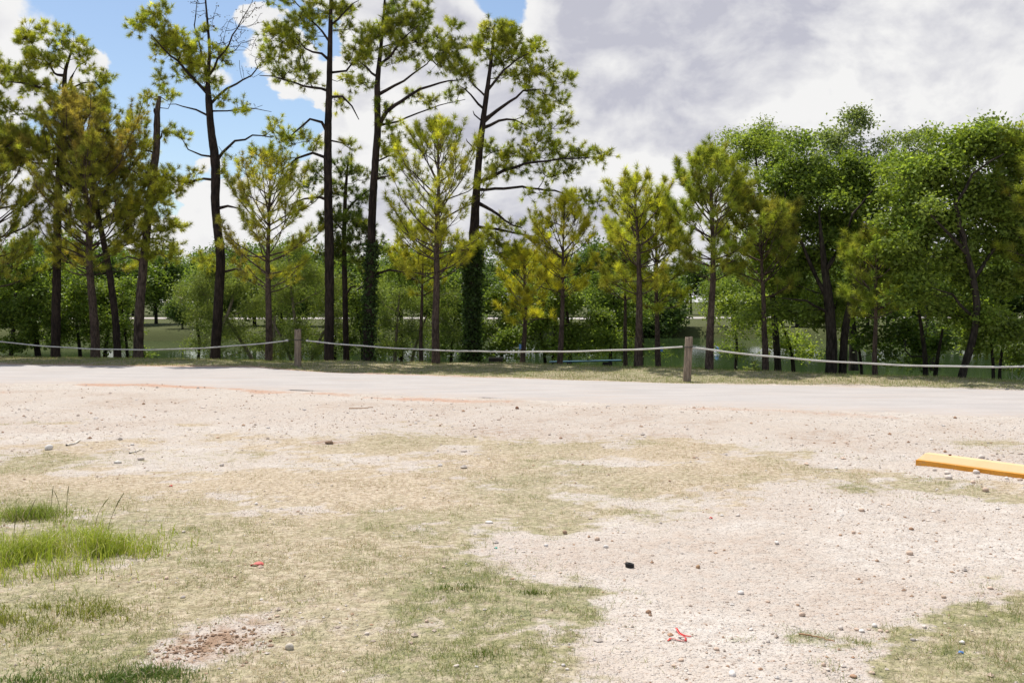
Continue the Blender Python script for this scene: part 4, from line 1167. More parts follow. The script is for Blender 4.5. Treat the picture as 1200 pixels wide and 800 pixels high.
broad_tree("shrub", "leafy bush beneath the broken pine, over the pond edge",
           [[(150, 424, 4), (148, 400, 3.5), (145, 375, 2.5), (142, 350, 1.5)]], 31.0,
           [(140, 340, 26, 20), (125, 370, 24, 20), (150, 385, 18, 18), (110, 395, 20, 14)], (0.8, 0.6, 0.9, 0.3, 0.0), 321, dens=18, n_leaf=36, attach_py=420, cat='shrub')
broad_tree("shrub", "leafy bush hanging over the water past the double-trunked tree",
           [[(1010, 436, 4), (1008, 415, 3.5), (1004, 395, 2.5), (1000, 370, 1.5)]], 25.5,
           [(1000, 365, 28, 24), (1030, 355, 28, 26), (950, 350, 28, 24), (1000, 400, 20, 10), (1130, 395, 26, 16), (1190, 415, 20, 12)], (0.9, 0.6, 0.8, 0.3, 0.0), 322, dens=16, n_leaf=34, attach_py=430, cat='shrub')
for k_, (lab_, bx_, d2, cl2, mx2) in enumerate([
    ("olive willow thicket at the water between the broken pine and the sinuous pine", 232, 33.0, [(225, 350, 22, 26), (242, 375, 24, 22), (262, 395, 24, 16), (240, 325, 20, 20)], (0.5, 0.4, 0.4, 1.4, 0.1)),
    ("olive willow thicket at the water just past the yellowish young pine", 318, 32.0, [(315, 350, 26, 26), (330, 380, 28, 22), (300, 395, 26, 16), (325, 320, 24, 22)], (0.5, 0.4, 0.5, 1.4, 0.1)),
    ("grey-green willow thicket around the slim dark pine", 392, 31.5, [(390, 350, 26, 26), (405, 380, 28, 22), (380, 398, 28, 14), (370, 330, 22, 24)], (0.6, 0.3, 0.8, 1.2, 0.1)),
    ("dull green thicket between the forked pine and the thin yellowish pine", 470, 31.8, [(470, 345, 28, 26), (450, 370, 26, 24), (490, 385, 28, 20), (465, 400, 28, 12)], (0.6, 0.3, 0.9, 1.0, 0.0)),
    ("green thicket by the water behind the bushy yellow-green pine", 752, 31.0, [(745, 335, 26, 22), (765, 355, 22, 20), (735, 375, 24, 18), (690, 340, 22, 20), (728, 398, 18, 10)], (0.8, 0.5, 0.9, 0.5, 0.0)),
    ("green thicket hanging over the pond behind the deep green young pine", 862, 30.0, [(850, 340, 28, 22), (875, 365, 26, 18), (830, 355, 20, 16), (895, 345, 24, 22), (890, 395, 18, 10)], (0.9, 0.8, 0.7, 0.4, 0.0))]):
    broad_tree("shrub", lab_, [[(bx_, 428, 4), (bx_ + 2, 400, 3.5), (bx_ - 2, 375, 2.5), (bx_, 345, 1.5)]], d2, cl2, mx2, 330 + k_, dens=17, n_leaf=30, size=0.09, aspect=0.32, droop=0.4, attach_py=420, cat='shrub', sub=0.6)
broad_tree("sapling", "tiny bright leafy sapling on the verge edge between the two green young pines",
           [[(886, 441, 1.2), (884, 432, 1.0), (881, 424, 0.6)]], 22.6,
           [(882, 427, 6, 6), (888, 432, 7, 5), (876, 434, 5, 4)], (0.6, 1.4, 0.1, 0.2, 0.5), 318, dens=300, n_leaf=5, size=0.07, spread=0.05, attach_py=441, cat='sapling', sub=0)

# far bank: trees beyond the pond, four shapes set out one by one
def far_proto(seed, w_, h_, mixw):
    r = np.random.default_rng(seed)
    n = 330
    cl_ = unit(r.normal(size=(9, 3))) * r.uniform(0.3, 1.0, (9, 1)) * np.array([w_ * 0.36, w_ * 0.36, h_ * 0.26]) + np.array([0, 0, h_ * 0.62])
    pts = cl_[r.integers(0, 9, n)] + r.normal(size=(n, 3)) * np.array([w_ * 0.12, w_ * 0.12, h_ * 0.09])
    pts[:, 2] = np.maximum(pts[:, 2], h_ * 0.18)
    tp = np.array([[0, 0, -0.4], [0, 0, 0], [0.05, 0, h_ * 0.25], [0.15, 0.05, h_ * 0.5], [0.1, 0, h_ * 0.8]])
    V, q, cap, C, R = trunk_tube(tp, np.array([0.2, 0.19, 0.16, 0.11, 0.04]), k=8, r=r)
    ok = C[:, 2] > h_ * 0.18
    par, order = grow(C, np.maximum(C[:, 2], 0), ok, pts[:110], 0.3, 0.4)
    posb = np.concatenate([C, pts[:110]]); parb = np.concatenate([np.full(len(C), -1), par])
    radb = np.concatenate([R, np.full(110, 0.03)])
    bV, bq = tubes(posb, parb, radb, 4)
    cols = leaf_cols(n, r, mixw)
    lV, lf, lc = leaves(pts, cols, 34, 0.48, 0.30, r, 0.7)
    return (V, q, cap), (bV, bq), (lV, lf, lc)


protos = [far_proto(400, 7, 8, (.6, .1, 2, .2, 0)), far_proto(401, 5.5, 9, (.5, .05, 2, .2, 0)), far_proto(402, 6.5, 6.5, (.8, .3, 1.2, .4, 0)), far_proto(403, 4.5, 5, (.6, .1, 1.6, .5, 0))]
meshes = []
rf = np.random.default_rng(44)
spots = []
for i, px_ in enumerate(np.linspace(-80, 1280, 44)):
    d_ = 112 + rf.uniform(0, 25)
    spots.append((px_ + rf.uniform(-15, 15), d_, rf.integers(0, 3), rf.uniform(0.8, 1.15)))
for px_, d_, kk, sc in [(183, 84, 1, 0.75), (200, 118, 0, 0.9), (214, 71.5, 3, 0.45), (150, 80, 2, 0.9), (110, 76, 0, 0.8), (60, 74, 1, 0.8), (250, 76, 2, 0.8), (330, 78, 0, 0.8), (420, 75, 2, 0.8), (520, 77, 0, 0.75),
                        (700, 80, 1, 0.8), (770, 76, 3, 0.9), (860, 79, 2, 0.75), (940, 77, 3, 0.9), (1040, 80, 0, 0.7), (1120, 76, 3, 0.9), (1190, 78, 2, 0.8)]:
    spots.append((px_, d_, kk, sc))
for i in range(32):
    px_ = -40 + 41 * i + rf.uniform(-20, 20)
    if 165 < px_ < 245 or 770 < px_ < 850: continue
    spots.append((px_, rf.uniform(72, 76) + 4, 3, rf.uniform(0.7, 1.0)))
kinds = ['rounded dark green tree', 'upright dark green tree', 'pale green spreading tree', 'small bushy tree']
first = {}
for px_, d_, kk, sc in spots:
    x = (px_ - 600) / F * d_
    base = (x, d_, float(height(x, d_)) - 0.05)
    where = 'lining the far side of the distant road' if d_ > 100 else 'on the far bank of the pond'
    lab = kinds[kk] + ' ' + where
    grp = ('trees ' if True else '') + where
    if kk not in first:
        wt, wb, cr = protos[kk]
        root = empty("far_tree", base)
        o1 = mesh_obj("trunk", wt[0], np.concatenate([wt[1], wt[2]]), M_BARK_LEAF, root, None, True); o1.data.validate()
        tag(mesh_obj("twigs", wb[0], wb[1], M_BARK_LEAF, root, None, True), kind='stuff')
        mesh_obj("crown", cr[0], cr[1], M_LEAF, root, cr[2])
        first[kk] = root
    else:
        src = first[kk]
        root = src.copy(); COL.objects.link(root)
        for ch_ in list(src.children):
            c2 = ch_.copy(); COL.objects.link(c2); c2.parent = root
        root.location = base
    root.rotation_euler = (0, 0, rf.uniform(0, 6.28))
    root.scale = (sc * rf.uniform(0.9, 1.15), sc * rf.uniform(0.9, 1.15), sc)
    tag(root, lab, 'tree', grp)

# ------------------------------------------------------------------ rope barrier
M_POST, g = new_mat("weathered_post_wood")
tcn = g.n('ShaderNodeTexCoord').outputs['Object']
n1, _ = g.noise(g.vm('MULTIPLY', tcn, (1, 1, 0.12)), 40.0, 6, 0.65)
n2, _ = g.noise(tcn, 5.0, 3, 0.5)
c = g.mix(g.ramp(n1, 0.3, 0.7), rgb(0.15, 0.115, 0.085), rgb(0.36, 0.285, 0.215))
c = g.mix(g.ramp(n2, 0.4, 0.7, 0, 0.4), c, rgb(0.20, 0.17, 0.13))
finish(g, principled(g, c, 0.9, 0.15, bump(g, n1, 0.8, 0.01)))
M_ROPE, g = new_mat("white_braided_rope")
tcn = g.n('ShaderNodeTexCoord').outputs['Object']
wv = g.n('ShaderNodeTexWave', bands_direction='DIAGONAL'); g.put(wv.inputs['Vector'], tcn); wv.inputs['Scale'].default_value = 30.0
n1, _ = g.noise(tcn, 3.0, 4, 0.6)
c = g.mix(g.ramp(n1, 0.35, 0.75, 0, 0.6), rgb(0.62, 0.60, 0.56), rgb(0.40, 0.37, 0.32))
finish(g, principled(g, c, 0.8, 0.2, bump(g, wv.outputs['Fac'], 0.6, 0.006)))
M_CORD = plain_mat("dark_cord", (0.06, 0.055, 0.05), 0.9)

post_xy = [(-15.5, 27.6), (G(349, 430)), (G(805, 446)), (12.7, 17.0)]
rope_z = [0.68, 0.69, 0.70, 0.70]
post_label = {1: 'weathered round wooden post standing between two loose rope ends', 2: 'weathered round wooden post with the white rope held tight, tilting slightly', 0: 'rope post beyond the left border', 3: 'rope post beyond the right border'}
for i, (x, y) in enumerate(post_xy):
    if i in (0, 3):
        continue
    r = np.random.default_rng(500 + i)
    base = np.array([x, y, float(height(x, y))])
    topz = 0.93 if i == 1 else 0.92
    leanx = 0.0 if i == 1 else 0.05
    k = 18; zs = np.array([-0.3, 0, 0.1, 0.25, 0.4, 0.55, 0.7, 0.8, topz - 0.03, topz - 0.008, topz])
    rr = np.array([.088, .088, .086, .085, .084, .084, .083, .083, .082, .079, .066]) * (1.0 if i == 1 else 0.98)
    a = np.arange(k) * 2 * np.pi / k
    fl = 1 + 0.045 * (r.random(k) - 0.5) * 2
    V = np.array([[base[0] + leanx * z + R_ * f_ * math.cos(t), base[1] + R_ * f_ * math.sin(t), base[2] + z + (0.012 * math.cos(t * 2 + i) if z == topz else 0)] for z, R_ in zip(zs, rr) for t, f_ in zip(a, fl)])
    q = [(m * k + j, m * k + (j + 1) % k, (m + 1) * k + (j + 1) % k, (m + 1) * k + j) for m in range(len(zs) - 1) for j in range(k)]
    nV = len(V); V = np.concatenate([V, [[base[0] + leanx * topz, base[1], base[2] + topz + 0.004]]])
    t0 = (len(zs) - 1) * k
    q += [(t0 + j, t0 + (j + 1) % k, nV, nV) for j in range(k)]
    root = empty("wooden_post", base)
    tag(root, post_label[i], 'post')
    o = mesh_obj("post_body", V, np.array(q), M_POST, root, None, True, base); o.data.validate()
    # drying crack down the face and the cord wrapped in its notch
    zc_ = rope_z[i]
    th = np.linspace(0, 2 * np.pi, 25)
    ring = np.stack([base[0] + leanx * zc_ + 0.092 * np.cos(th), base[1] + 0.092 * np.sin(th), np.full(25, zc_) + 0.01 * np.sin(th)], 1)
    cV, cq = tubes(ring, np.arange(-1, 24), np.full(25, 0.009), 6)
    mesh_obj("cord_loop", cV, cq, M_CORD, root, None, True, base)


def rope(label, a, b, za, zb, sag, gap_a, gap_b, skew=0.0):
    a = np.array(a, float); b = np.array(b, float)
    L = np.linalg.norm(b - a)
    n = 90
    t = np.linspace(gap_a / L, 1 - gap_b / L, n)
    xy = a[None] + (b - a)[None] * t[:, None]
    z = za + (zb - za) * t - sag * 4 * t * (1 - t) + 0.004 * np.sin(t * 40)
    C = np.column_stack([xy, z])
    V, q = tubes(C, np.arange(-1, n - 1), 0.0175 * (1 + 0.08 * np.sin(np.arange(n) * 1.7) * np.sin(np.arange(n) * 0.37)), 8)
    o = mesh_obj("rope", V, q, M_ROPE, None, None, True)
    tag(o, label, 'rope', 'white ropes slung between the posts')
    # thin dark cord tying each end to its post
    for end, gap, s in ((0, gap_a, 1), (-1, gap_b, -1)):
        if gap > 0.15:
            p0 = C[end]
            p1 = np.append(a if end == 0 else b, (za if end == 0 else zb) + 0.0)
            T = np.linspace(0, 1, 6)[:, None]
            cc = p0 + (p1 - p0) * T * 0.9
            V, q = tubes(cc, np.arange(-1, 5), np.full(6, 0.006), 5)
            mesh_obj("tie_cord", V, q, M_CORD, o, None, True)
            V, q = tubes(np.array([p0, p0 + s * np.append((b - a) / L, 0) * 0.07]), np.array([-1, 0]), np.array([0.029, 0.029]), 8)
            mesh_obj("end_knot", V, q, M_ROPE, o, None, True)
    return o


rope("white rope sagging in front of the leaning and broken pine trunks", post_xy[0], post_xy[1], 0.72, 0.69, 0.33, 0.0, 0.26)
rope("white rope slung from the loose-end post to the tilted post", post_xy[1], post_xy[2], 0.68, 0.70, 0.19, 0.27, 0.09)
rope("white rope running from the tilted post past the double-trunked tree", post_xy[2], post_xy[3], 0.70, 0.72, 0.30, 0.09, 0.0)

# ------------------------------------------------------------------ wheel stop
M_STOP, g = new_mat("orange_yellow_painted_concrete")
tcn = g.n('ShaderNodeTexCoord').outputs['Object']
n1, _ = g.noise(tcn, 30.0, 6, 0.7)
n2, _ = g.noise(tcn, 4.0, 4, 0.6)
c = g.mix(g.ramp(n2, 0.35, 0.65), rgb(0.64, 0.265, 0.022), rgb(0.72, 0.33, 0.05))
nz = g.n('ShaderNodeSeparateXYZ'); g.put(nz.inputs[0], tcn)
c = g.mix(g.m('MULTIPLY', g.ramp(nz.outputs[2], 0.046, 0.062, 0.0, 1.0), g.ramp(n2, 0.25, 0.6, 0.82, 1.0)), c, rgb(0.74, 0.49, 0.27))  # sloped faces and top coloured paler than the base, sunlight put into the paint
c = g.mix(g.ramp(n1, 0.62, 0.72, 0, 0.7), c, rgb(0.58, 0.50, 0.42))
n3, _ = g.noise(tcn, 9.0, 6, 0.75)
c = g.mix(g.m('MULTIPLY', g.ramp(n3, 0.55, 0.68), g.ramp(nz.outputs[2], 0.07, 0.0, 0.15, 0.9)), c, rgb(0.36, 0.27, 0.19))
finish(g, principled(g, c, 0.75, 0.25, bump(g, n1, 0.3, 0.006)))
e0 = np.array(G(1073, 545)); e1 = np.array(G(1200, 563))
dirw = (e1 - e0) / np.linalg.norm(e1 - e0); nrmw = np.array([-dirw[1], dirw[0]])
if nrmw[1] < 0: nrmw = -nrmw
LEN = 1.83
prof = [(0.0, -0.03), (0.0, 0.045), (0.012, 0.058), (0.062, 0.110), (0.076, 0.116), (0.124, 0.116), (0.138, 0.110), (0.188, 0.058), (0.20, 0.045), (0.20, -0.03)]
secs = [(0.0, 0.42), (0.006, 0.5), (0.055, 0.96), (0.075, 1.0), (0.4, 1.0), (0.9, 1.0), (1.4, 1.0), (LEN - 0.075, 1.0), (LEN - 0.055, 0.96), (LEN - 0.006, 0.5), (LEN, 0.42)]
V = []
rs = np.random.default_rng(61)
for s, hk in secs:
    for (u_, z_) in prof:
        zz = z_ if z_ <= 0.045 else 0.045 + (z_ - 0.045) * (hk - 0.42) / 0.58
        uu = u_ + rs.normal() * 0.0012
        q_ = dirw * s + nrmw * uu
        V.append((q_[0], q_[1], zz + rs.normal() * 0.0008))
V = np.array(V); m = len(prof)
q = [(i * m + j, i * m + j + 1, (i + 1) * m + j + 1, (i + 1) * m + j) for i in range(len(secs) - 1) for j in range(m - 1)]
q += [(0 + j, 1 + j, m - 2 - j, m - 1 - j) for j in range(m // 2 - 1)]
o_ = (len(secs) - 1) * m
q += [(o_ + m - 1 - j, o_ + m - 2 - j, o_ + 1 + j, o_ + j) for j in range(m // 2 - 1)]
zb = float(height(e0[0] + dirw[0] * 0.9, e0[1] + dirw[1] * 0.9))
stop_root = empty("wheel_stop", (e0[0], e0[1], zb - 0.005))
tag(stop_root, 'orange-yellow painted concrete wheel stop with upper faces coloured pale as in sun, on the gravel', 'wheel stop')
body = mesh_obj("concrete_body", V, np.array(q), M_STOP, stop_root, None, False)
M_HOLE = plain_mat("rusty_pin", (0.16, 0.06, 0.03), 0.8)
for s in (0.30, LEN - 0.30):
    k = 10; a = np.arange(k) * 2 * np.pi / k
    cpt = dirw * s + nrmw * 0.1
    Vp = np.array([[cpt[0] + 0.013 * math.cos(t), cpt[1] + 0.013 * math.sin(t), z] for z in (0.09, 0.126) for t in a] + [[cpt[0], cpt[1], 0.130]])
    qp = [(j, (j + 1) % k, k + (j + 1) % k, k + j) for j in range(k)] + [(k + j, k + (j + 1) % k, 2 * k, 2 * k) for j in range(k)]
    o = mesh_obj("anchor_pin", Vp, np.array(qp), M_HOLE, stop_root); o.data.validate()

# ------------------------------------------------------------------ grass
def blades(x, y, h, wd, col, r, bend=0.35, seg=1):
    n = len(x)
    z = height(x, y)
    a = r.uniform(0, 2 * np.pi, n); lean = r.uniform(0.05, 1.0, n) * bend
    d = np.stack([np.cos(a) * lean, np.sin(a) * lean, np.ones(n)], 1)
    b = np.stack([x, y, z - 0.004], 1)
    f = r.uniform(0, 2 * np.pi, n)
    s = np.stack([np.cos(f), np.sin(f), np.zeros(n)], 1) * (wd * 0.5)[:, None]
    tip = b + unit(d) * h[:, None]
    if seg == 1:
        V = np.stack([b - s, b + s, tip], 1).reshape(-1, 3)
        return V, np.arange(len(V)).reshape(-1, 3), np.repeat(col, 3, 0)
    mid = b + unit(d * np.array([0.5, 0.5, 1])) * (h * 0.55)[:, None]
    tip = mid + unit(d * np.array([1.9, 1.9, 0.75])) * (h * 0.5)[:, None]
    V = np.stack([b - s, b + s, mid + s * 0.75, mid - s * 0.75, tip], 1)
    k = np.arange(n)[:, None] * 5
    F3 = np.concatenate([k + [0, 1, 2], k + [0, 2, 3], k + [3, 2, 4]], 1).reshape(-1, 3)
    return V.reshape(-1, 3), F3, np.repeat(col, 5, 0)


GR = np.array([0.13, 0.20, 0.045]); GB = np.array([0.27, 0.33, 0.075]); GS = np.array([0.56, 0.46, 0.32]); GT = np.array([0.40, 0.30, 0.18])


def grass_cols(n, green, r):
    t = np.clip(green + r.normal(0, 0.22, n), 0, 1)[:, None]
    straw_ = lerp(GS, GT, r.random((n, 1)))
    gr = lerp(GR, GB, r.random((n, 1)))
    gr = lerp(gr, GS, 0.25 * r.random((n, 1)))
    pick = (r.random((n, 1)) < (0.12 + 0.80 * t))
    return np.where(pick, gr, straw_) * r.uniform(0.75, 1.2, (n, 1))


r = np.random.default_rng(71)
N = 900000
yy = 3.0 + 11.5 * r.random(N) ** 1.25
xx = r.uniform(-1, 1, N) * (0.56 * yy + 1.1)
cgr_, cgn_, _, _, _, _ = cover(xx, yy)
clumpy = (smooth(0.38, 0.6, fbm(xx, yy, 9.0, 3, 3.0)) * 0.85 + 0.15) * (0.25 + 1.1 * smooth(0.38, 0.6, fbm(xx, yy, 2.3, 4, 12.0)))
keep = r.random(N) < cgr_ * clumpy * np.clip(1.0 - 0.055 * (yy - 3.5), 0.34, 1) * 0.95
xx, yy, cgn_ = xx[keep], yy[keep], cgn_[keep]
n = len(xx)
hgt = (0.012 + 0.030 * r.random(n) ** 1.8) * (0.75 + 0.7 * cgn_)
V, f, cc = blades(xx, yy, hgt, np.full(n, 0.0028) * (0.8 + 0.05 * yy), grass_cols(n, cgn_, r), r, 2.2)
lawn = mesh_obj("dry_grass", V, f, M_GRASS, None, cc)
tag(lawn, 'short patchy half-dry grass over the dirt lot', 'grass', kind='stuff')

# verge grass
N = 165000
xx = r.uniform(-20, 16, N); b0 = interp_line(ROAD_FAR, xx); b1 = interp_line(CREST, xx) + 1.6
yy = b0 + (b1 - b0) * r.random(N)
cgr_, cgn_, _, _, _, _ = cover(xx, yy)
keep = (r.random(N) < cgr_ * 0.9 * (0.45 + 0.9 * smooth(0.35, 0.6, fbm(xx, yy, 3.0, 3, 3.0)))) & (yy < b1)
xx, yy, cgn_ = xx[keep], yy[keep], cgn_[keep]
n = len(xx)
V, f, cc = blades(xx, yy, 0.02 + 0.055 * r.random(n) ** 1.6, np.full(n, 0.008), grass_cols(n, cgn_, r), r, 0.9)
verge = mesh_obj("verge_grass", V, f, M_GRASS, None, cc)
tag(verge, 'mown green and straw grass on the verge beyond the lane', 'grass', kind='stuff')

# rough weeds down the pond bank
N = 9000
xx = r.uniform(-20, 16, N); yy = interp_line(CREST, xx) + 1.3 + 2.8 * r.random(N)
V, f, cc = blades(xx, yy, r.uniform(0.06, 0.2, N) + 0.3 * (r.random(N) < 0.02), np.full(N, 0.012), lerp(np.array([[0.05, 0.085, 0.02]]), np.array([[0.13, 0.15, 0.04]]), r.random((N, 1))), r, 0.7, 2)
tag(mesh_obj("bank_weeds", V, f, M_GRASS, None, cc), 'rough weeds on the slope down to the pond', 'weeds', kind='stuff')

# taller clumps
def grass_clump(label, centers, n, hmax, mixg, seed):
    r = np.random.default_rng(seed)
    X = []; Y = []; Hh = []
    for (qx, qy, rx_, ry_, wgt) in centers:
        ox, oy = G(qx, qy)
        m = int(n * wgt)
        a = r.uniform(0, 2 * np.pi, m); q_ = np.abs(r.normal(0, 0.62, m)) + 0.05 * r.random(m)
        X.append(ox + rx_ * q_ * np.cos(a)); Y.append(oy + ry_ * q_ * np.sin(a)); Hh.append(hmax * (1 - 0.55 * np.clip(q_, 0, 1) ** 2) * r.uniform(0.35, 1.0, m))
    X = np.concatenate(X); Y = np.concatenate(Y); Hh = np.maximum(np.concatenate(Hh), 0.02)
    Hh = Hh * (0.45 + 1.0 * fbm(X, Y, 5.0, 3, 6.0))
    keep = r.random(len(X)) < 0.12 + 0.88 * smooth(0.38, 0.6, fbm(X, Y, 4.0, 3, 2.0))
    X, Y, Hh = X[keep], Y[keep], Hh[keep]
    m = len(X)
    cols = lerp(np.array(mixg[0])[None], np.array(mixg[1])[None], r.random((m, 1)))
    dry = r.random(m) < 0.10
    cols[dry] = GS
    cols = cols * r.uniform(0.75, 1.2, (m, 1))
    V, f, cc = blades(X, Y, Hh, r.uniform(0.003, 0.006, m), cols, r, 1.35, 2)
    ox, oy = G(*centers[0][:2]); base = (ox, oy, float(height(ox, oy)))
    root = empty("tall_grass_clump", base)
    tag(root, label, 'grass clump')
    tag(mesh_obj("blades", V, f, M_GRASS, root, cc, False, base), kind='stuff')
    # seed stalks
    return root, base, r


gcl, gbase, rr_ = grass_clump('bright lime-green tall grass clump, the largest, in the dry turf', [(50, 660, 0.62, 0.55, 0.40), (110, 655, 0.45, 0.48, 0.25), (0, 660, 0.5, 0.6, 0.28), (150, 650, 0.3, 0.4, 0.05)], 9500, 0.25, ((0.27, 0.36, 0.035), (0.50, 0.54, 0.10)), 81)
st_pos = [(70, 575, 600), (78, 570, 600), (125, 580, 640), (112, 585, 620), (15, 600, 660), (60, 570, 602), (25, 590, 650)]
sv, sq = [], []
cnt = 0
for (sx, sy, by_) in st_pos:
    ox, oy = G(sx, by_); zb_ = float(height(ox, oy))
    hh_ = max(0.12, (by_ - sy) / F * oy)
    lx_, ly_ = rr_.normal(0, 0.05, 2)
    pts_ = np.array([[ox + lx_ * t * t, oy + ly_ * t * t, zb_ - 0.01 + hh_ * t] for t in np.linspace(0, 1, 6)])
    v_, q_ = tubes(pts_, np.arange(-1, 5), np.array([.0022, .002, .0018, .0016, .004, .0015]), 4)
    sv.append(v_); sq.append(q_ + cnt); cnt += len(v_)
M_STALK = plain_mat("seed_stalk", (0.20, 0.19, 0.08), 0.8)
tag(mesh_obj("seed_stalks", np.concatenate(sv), np.concatenate(sq), M_STALK, gcl, None, True, gbase), kind='stuff')
grass_clump('darker tall grass clump half cut off by the left border, behind the largest clump', [(12, 612, 0.5, 0.30, 0.7), (40, 608, 0.25, 0.2, 0.3)], 2600, 0.20, ((0.18, 0.25, 0.04), (0.34, 0.40, 0.08)), 82)
grass_clump('low dark green grass clump beside the broken brown dirt', [(120, 800, 0.42, 0.24, 0.6), (170, 793, 0.25, 0.16, 0.25), (40, 805, 0.4, 0.25, 0.4)], 6500, 0.06, ((0.09, 0.16, 0.035), (0.19, 0.25, 0.06)), 83)
grass_clump('small tufts of fresh green grass at the edge of the gravel', [(540, 695, 0.20, 0.13, 0.5), (575, 770, 0.17, 0.10, 0.5), (625, 698, 0.10, 0.06, 0.15)], 1100, 0.05, ((0.13, 0.19, 0.04), (0.25, 0.29, 0.08)), 84)
grass_clump('yellowish low grass clump at the left border, in front of the largest clump', [(10, 735, 0.42, 0.32, 0.6), (80, 725, 0.4, 0.25, 0.4)], 4200, 0.09, ((0.19, 0.23, 0.04), (0.36, 0.36, 0.09)), 85)

# ------------------------------------------------------------------ gravel and stones
phi = (1 + 5 ** 0.5) / 2
ICO = unit(np.array([(-1, phi, 0), (1, phi, 0), (-1, -phi, 0), (1, -phi, 0), (0, -1, phi), (0, 1, phi), (0, -1, -phi), (0, 1, -phi), (phi, 0, -1), (phi, 0, 1), (-phi, 0, -1), (-phi, 0, 1)], float))
ICOF = np.array([(0, 11, 5), (0, 5, 1), (0, 1, 7), (0, 7, 10), (0, 10, 11), (1, 5, 9), (5, 11, 4), (11, 10, 2), (10, 7, 6), (7, 1, 8), (3, 9, 4), (3, 4, 2), (3, 2, 6), (3, 6, 8), (3, 8, 9), (4, 9, 5), (2, 4, 11), (6, 2, 10), (8, 6, 7), (9, 8, 1)])
OCT = np.array([(1, 0, 0), (-1, 0, 0), (0, 1, 0), (0, -1, 0), (0, 0, 1), (0, 0, -1)], float)
OCTF = np.array([(0, 2, 4), (2, 1, 4), (1, 3, 4), (3, 0, 4), (2, 0, 5), (1, 2, 5), (3, 1, 5), (0, 3, 5)])
STONE_PAL = np.array([(0.66, 0.59, 0.53), (0.52, 0.43, 0.36), (0.74, 0.70, 0.66), (0.42, 0.28, 0.19), (0.36, 0.22, 0.14), (0.42, 0.38, 0.35), (0.60, 0.46, 0.36)])
STONE_W = np.array([0.26, 0.24, 0.14, 0.13, 0.07, 0.06, 0.10])


def scatter_stones(x, y, s, r, tmpl, faces):
    n = len(x)
    z = height(x, y)
    sc = s[:, None] * np.stack([r.uniform(0.8, 1.4, n), r.uniform(0.7, 1.1, n), r.uniform(0.4, 0.75, n)], 1)
    V = tmpl[None] * r.uniform(0.72, 1.2, (n, len(tmpl), 1)) * sc[:, None]
    a = r.uniform(0, 6.28, n); ca, sa = np.cos(a)[:, None], np.sin(a)[:, None]
    X = V[..., 0] * ca - V[..., 1] * sa; Y = V[..., 0] * sa + V[..., 1] * ca
    V = np.stack([X + x[:, None], Y + y[:, None], V[..., 2] + (z + sc[:, 2] * 0.45)[:, None]], -1)
    Fc = faces[None] + (np.arange(n) * len(tmpl))[:, None, None]
    col = STONE_PAL[r.choice(len(STONE_PAL), n, p=STONE_W)] * r.uniform(0.8, 1.12, (n, 1))
    return V.reshape(-1, 3), Fc.reshape(-1, 3), np.repeat(col, len(tmpl), 0)


r = np.random.default_rng(91)
N = 160000
yy = 3.0 + 12.5 * r.random(N) ** 1.7
xx = r.uniform(-1, 1, N) * (0.56 * yy + 1.0)
cgr_, _, _, cbr_, cpb_, _ = cover(xx, yy)
keep = r.random(N) < (1 - 0.90 * cgr_) * (1 - 0.8 * np.clip(cbr_, 0, 1) * (xx < 0) * (yy < 7)) * (0.10 + 0.9 * cpb_ ** 1.3) * (1 - road_band(xx, yy)) * 0.55
xx, yy = xx[keep], yy[keep]
ss = np.clip(np.exp(r.normal(math.log(0.0052), 0.48, len(xx))), 0.0028, 0.02)
V, f, cc = scatter_stones(xx, yy, ss, r, OCT, OCTF)
tag(mesh_obj("gravel", V, f, M_STONE, None, cc), 'loose pale and brown gravel strewn over the bare dirt', 'gravel', kind='stuff')
# clods and coarser grit thrown up between the lane and the turf
N = 9000
yy = r.uniform(9.5, 20, N); xx = r.uniform(-1, 1, N) * (0.56 * yy + 1.0)
cgr_, _, _, _, cpb_, _ = cover(xx, yy)
keep = (r.random(N) < (1 - 0.85 * cgr_) * (0.2 + cpb_) * 0.5 * (1 - road_band(xx, yy))) & (yy < interp_line(ROAD_NEAR, xx) + 0.6)
xx, yy = xx[keep], yy[keep]
V, f, cc = scatter_stones(xx, yy, np.clip(np.exp(r.normal(math.log(0.011), 0.5, len(xx))), 0.005, 0.035), r, OCT, OCTF)
tag(mesh_obj("dirt_clods", V, f, M_STONE, None, cc), 'small clods and grit along the near side of the lane', 'dirt clods', kind='stuff')

# crumbled soil of the bare brown spot
n = 420
ox, oy = G(243, 758)
xx = ox + r.normal(0, 0.15, n) + 0.03; yy = oy + r.normal(0, 0.09, n) + (xx - ox) * 0.5
V, f, cc = scatter_stones(xx, yy, np.clip(np.exp(r.normal(math.log(0.0045), 0.5, n)), 0.002, 0.012), r, ICO, ICOF)
cc[:] = np.repeat(lerp(np.array([[0.20, 0.12, 0.075]]), np.array([[0.36, 0.24, 0.16]]), r.random((n, 1))), 12, 0)
tag(mesh_obj("broken_soil", V, f, M_STONE, None, cc), 'broken brown soil crumbs in the turf beside the dark green clump', 'soil', kind='stuff')


def subdiv_ico():
    V = [tuple(v) for v in ICO]; cache = {}; Fo = []

    def mid(a, b):
        k = (min(a, b), max(a, b))
        if k not in cache:
            v = np.array(V[a]) + np.array(V[b]); V.append(tuple(v / np.linalg.norm(v))); cache[k] = len(V) - 1
        return cache[k]
    for a, b, c_ in ICOF:
        ab, bc, ca = mid(a, b), mid(b, c_), mid(c_, a)
        Fo += [(a, ab, ca), (b, bc, ab), (c_, ca, bc), (ab, bc, ca)]
    return np.array(V), np.array(Fo)


IV, IF = subdiv_ico()


